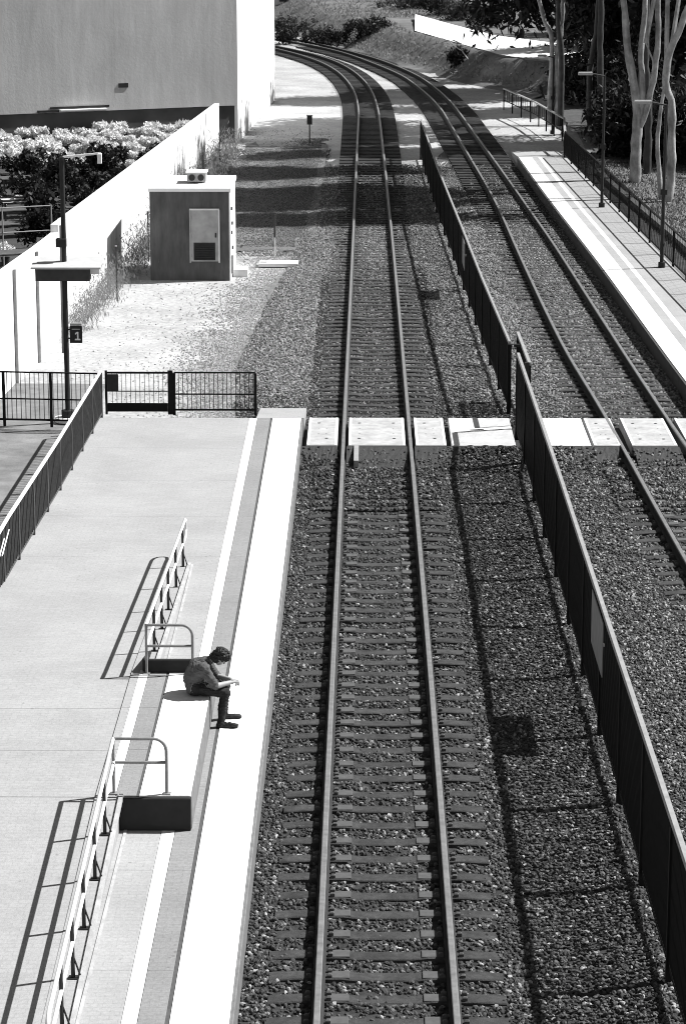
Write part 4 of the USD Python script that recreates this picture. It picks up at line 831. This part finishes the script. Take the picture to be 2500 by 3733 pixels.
# ---------------------------------------------------------------- the seated man
def person():
    t = thing('person', 'man in dark clothes sitting hunched on the deck edge, looking at his hands', 'person', (-2.30, 35.75, 0))
    def limb(M, a, ra, b, rb):
        A = m3.Manifold.sphere(ra, 20).translate(a); Bb = m3.Manifold.sphere(rb, 20).translate(b)
        M.append(m3.Manifold.batch_hull([A, Bb]))
    def finish(L, edge=.012, it=10):
        M = m3.Manifold.batch_boolean(L, m3.OpType.Add).refine_to_length(edge); me = M.to_mesh()
        tm_ = trimesh.Trimesh(me.vert_properties[:, :3], me.tri_verts, process=True); trimesh.smoothing.filter_taubin(tm_, iterations=it); return tm_
    # joints (x towards the track, y away from the camera), deck top at .82, platform at .37
    Dz = DZ
    hip = {-1: (-.06, -.10, Dz + .115), 1: (-.06, .10, Dz + .115)}
    knee = {-1: (.335, -.13, Dz + .055), 1: (.315, .17, Dz + .07)}
    ank = {-1: (.27, -.155, .45), 1: (.30, .22, .45)}
    toe = {-1: (.475, -.20, .405), 1: (.50, .24, .405)}
    pel = (-.10, 0, Dz + .125); belly = (-.13, 0, Dz + .24); chest = (-.07, 0, Dz + .37); sho_c = (.03, 0, Dz + .45); neck = (.12, 0, Dz + .505); head = (.245, .0, Dz + .535)
    sho = {-1: (.04, -.185, Dz + .415), 1: (.04, .185, Dz + .415)}
    elb = {-1: (.20, -.235, Dz + .185), 1: (.20, .235, Dz + .185)}
    wri = {-1: (.40, -.055, Dz + .185), 1: (.40, .065, Dz + .19)}
    body = []
    limb(body, (pel[0], -.085, pel[2]), .125, (pel[0], .085, pel[2]), .125)
    limb(body, (pel[0], -.06, pel[2]), .13, (belly[0], -.05, belly[2]), .13); limb(body, (pel[0], .06, pel[2]), .13, (belly[0], .05, belly[2]), .13)
    limb(body, (belly[0], -.05, belly[2]), .13, (chest[0], -.08, chest[2]), .125); limb(body, (belly[0], .05, belly[2]), .13, (chest[0], .08, chest[2]), .125)
    limb(body, (chest[0], -.08, chest[2]), .12, sho[-1], .075); limb(body, (chest[0], .08, chest[2]), .12, sho[1], .075); limb(body, sho[-1], .075, sho[1], .075); limb(body, chest, .12, sho_c, .085)
    limb(body, sho_c, .07, neck, .052); limb(body, neck, .052, head, .06)
    # head with brow, nose and jaw; looks down towards the hands
    dn = np.array([.66, .26, -.71]); dn /= np.linalg.norm(dn); upv = np.array([.70, .0, .66]); upv -= dn * (upv @ dn); upv /= np.linalg.norm(upv); sdv = np.cross(upv, dn); hc = np.array(head)
    P = lambda f, u, s=0: tuple(hc + dn * f + upv * u + sdv * s)
    body.append(m3.Manifold.batch_hull([m3.Manifold.sphere(.082, 20).translate(P(-.012, .03)), m3.Manifold.sphere(.07, 20).translate(P(.03, .035)), m3.Manifold.sphere(.048, 16).translate(P(.045, -.055)), m3.Manifold.sphere(.055, 16).translate(P(-.02, -.02))]))
    limb(body, P(.092, .015), .010, P(.112, -.018), .015); limb(body, P(.085, -.052, -.014), .011, P(.085, -.052, .014), .011); limb(body, P(.09, .035, -.028), .011, P(.09, .035, .028), .011)
    for s in (-1, 1): limb(body, P(.0, .012, s * .082), .012, P(-.008, -.018, s * .080), .010)
    for s in (-1, 1):
        limb(body, hip[s], .095, knee[s], .064); limb(body, knee[s], .062, tuple(np.array(knee[s]) * .55 + np.array(ank[s]) * .45 + [-.02, 0, 0]), .056); limb(body, tuple(np.array(knee[s]) * .55 + np.array(ank[s]) * .45 + [-.02, 0, 0]), .056, ank[s], .040)
        limb(body, ank[s], .042, (ank[s][0] - .03, ank[s][1], .41), .038); limb(body, (ank[s][0] - .03, ank[s][1], .41), .038, toe[s], .03)
        limb(body, sho[s], .062, elb[s], .046); limb(body, elb[s], .045, wri[s], .030)
    tm_ = finish(body)
    v, f = tm_.vertices, tm_.faces
    o = MB().add(v, f).build('body', 'skin', t, smooth=True)
    # hands: palm, four bent fingers and a thumb each, fingers laced towards each other
    for s in (-1, 1):
        H = []; w = np.array(wri[s]); e = np.array(elb[s]); ax = w - e; ax /= np.linalg.norm(ax); side = np.array([0, -s, 0.]); side -= ax * (side @ ax); side /= np.linalg.norm(side); nv = np.cross(ax, side); nv = nv if nv[2] < 0 else -nv
        Q = lambda a, b, c: tuple(w + ax * a + side * b + nv * c)
        H.append(m3.Manifold.batch_hull([m3.Manifold.sphere(.017, 12).translate(Q(.0, -.012, 0)), m3.Manifold.sphere(.017, 12).translate(Q(.0, .012, 0)), m3.Manifold.sphere(.014, 12).translate(Q(.08, -.032, .004)), m3.Manifold.sphere(.014, 12).translate(Q(.08, .030, .004))]))
        for k, (b, L) in enumerate(((-.033, .055), (-.011, .068), (.011, .073), (.032, .066))):
            p0, p1, p2, p3 = Q(.078, b, .002), Q(.078 + L * .5, b * 1.1, .012), Q(.078 + L * .78, b * 1.1, .036), Q(.078 + L * .74, b * 1.1, .058)
            limb(H, p0, .0095, p1, .009); limb(H, p1, .009, p2, .0085); limb(H, p2, .0085, p3, .0075)
        limb(H, Q(.02, .022, .004), .012, Q(.055, .052, .016), .0105); limb(H, Q(.055, .052, .016), .0105, Q(.085, .058, .034), .009)
        hm = finish(H, .006, 4); MB().tm(hm).build('hand', 'skin', o, smooth=True)
    # hair: a full dark head of curls over crown and nape
    hh = [m3.Manifold.batch_hull([m3.Manifold.sphere(.100, 20).translate(P(-.028, .050)), m3.Manifold.sphere(.085, 20).translate(P(.03, .070)), m3.Manifold.sphere(.075, 16).translate(P(-.055, -.03))])]
    hm = finish(hh, .006, 2); hv = np.array(hm.vertices); nn = np.array(hm.vertex_normals); hv += nn * (.034 * (meshkit.noise(hv * 45, 3) - .40) + .018 * (meshkit.noise(hv * 95, 4) - .5))[:, None]
    MB().add(hv, hm.faces).build('hair', 'hair', o, smooth=True)
    # clothes: shells a little outside the body
    sk = trimesh.Trimesh(v, f, process=False); N = np.array(sk.vertex_normals)
    def shell(mask, off, name, m, ncl=60):
        fm = mask[f].all(1); vv = v + N * (off + .012 * (meshkit.noise(v * 16, 5) - .4) + .016 * (np.abs(meshkit.noise(v * [22, 14, 40] + 3 * meshkit.noise(v * 7, 8)[:, None], 9) - .5) * 2 - .5))[:, None]; used_ = np.unique(f[fm]); mp = -np.ones(len(v), int); mp[used_] = np.arange(len(used_))
        cs = trimesh.Trimesh(vv[used_], mp[f[fm]], process=False).split(only_watertight=False); c = max(cs, key=lambda q: len(q.faces)); MB().tm(c).build(name, m, o, smooth=True)
    x_, y_, z_ = v.T
    d_seg = lambda a, b: np.linalg.norm(v - (np.array(a) + np.clip(((v - a) @ (np.array(b) - a)) / np.dot(np.array(b) - a, np.array(b) - a), 0, 1)[:, None] * (np.array(b) - a)), axis=1)
    arms = np.minimum(d_seg(elb[-1], wri[-1]), d_seg(elb[1], wri[1])); thigh = np.minimum(np.minimum(d_seg(hip[-1], knee[-1]), d_seg(hip[1], knee[1])), np.minimum(d_seg(knee[-1], ank[-1]), d_seg(knee[1], ank[1])))
    uarm = np.minimum(d_seg(sho[-1], elb[-1]), d_seg(sho[1], elb[1])); trunk = np.minimum(d_seg(pel, belly), np.minimum(d_seg(belly, chest), d_seg(chest, sho_c)))
    headd = np.linalg.norm(v - hc, axis=1); low = z_ < .435
    ishead = (headd < .165) & ((v - hc) @ np.array([.8, 0, .6]) > -.11)
    isarm = (arms < .056) & (arms < uarm - .004) & (x_ > .13)
    istrous = (thigh < .135) & (thigh < trunk + .02) & (z_ < Dz + .20) & ~isarm & (x_ > -.24) & (uarm > .06)
    isshoe = z_ < .435
    shell(istrous & ~isshoe, .010, 'trousers', 'trousers'); shell(~istrous & ~isarm & ~ishead & ~isshoe, .014, 'shirt', 'shirt'); shell((z_ < .45) & (y_ < 0), .010, 'shoe', 'shoe'); shell((z_ < .45) & (y_ > 0), .010, 'shoe', 'shoe')
person()
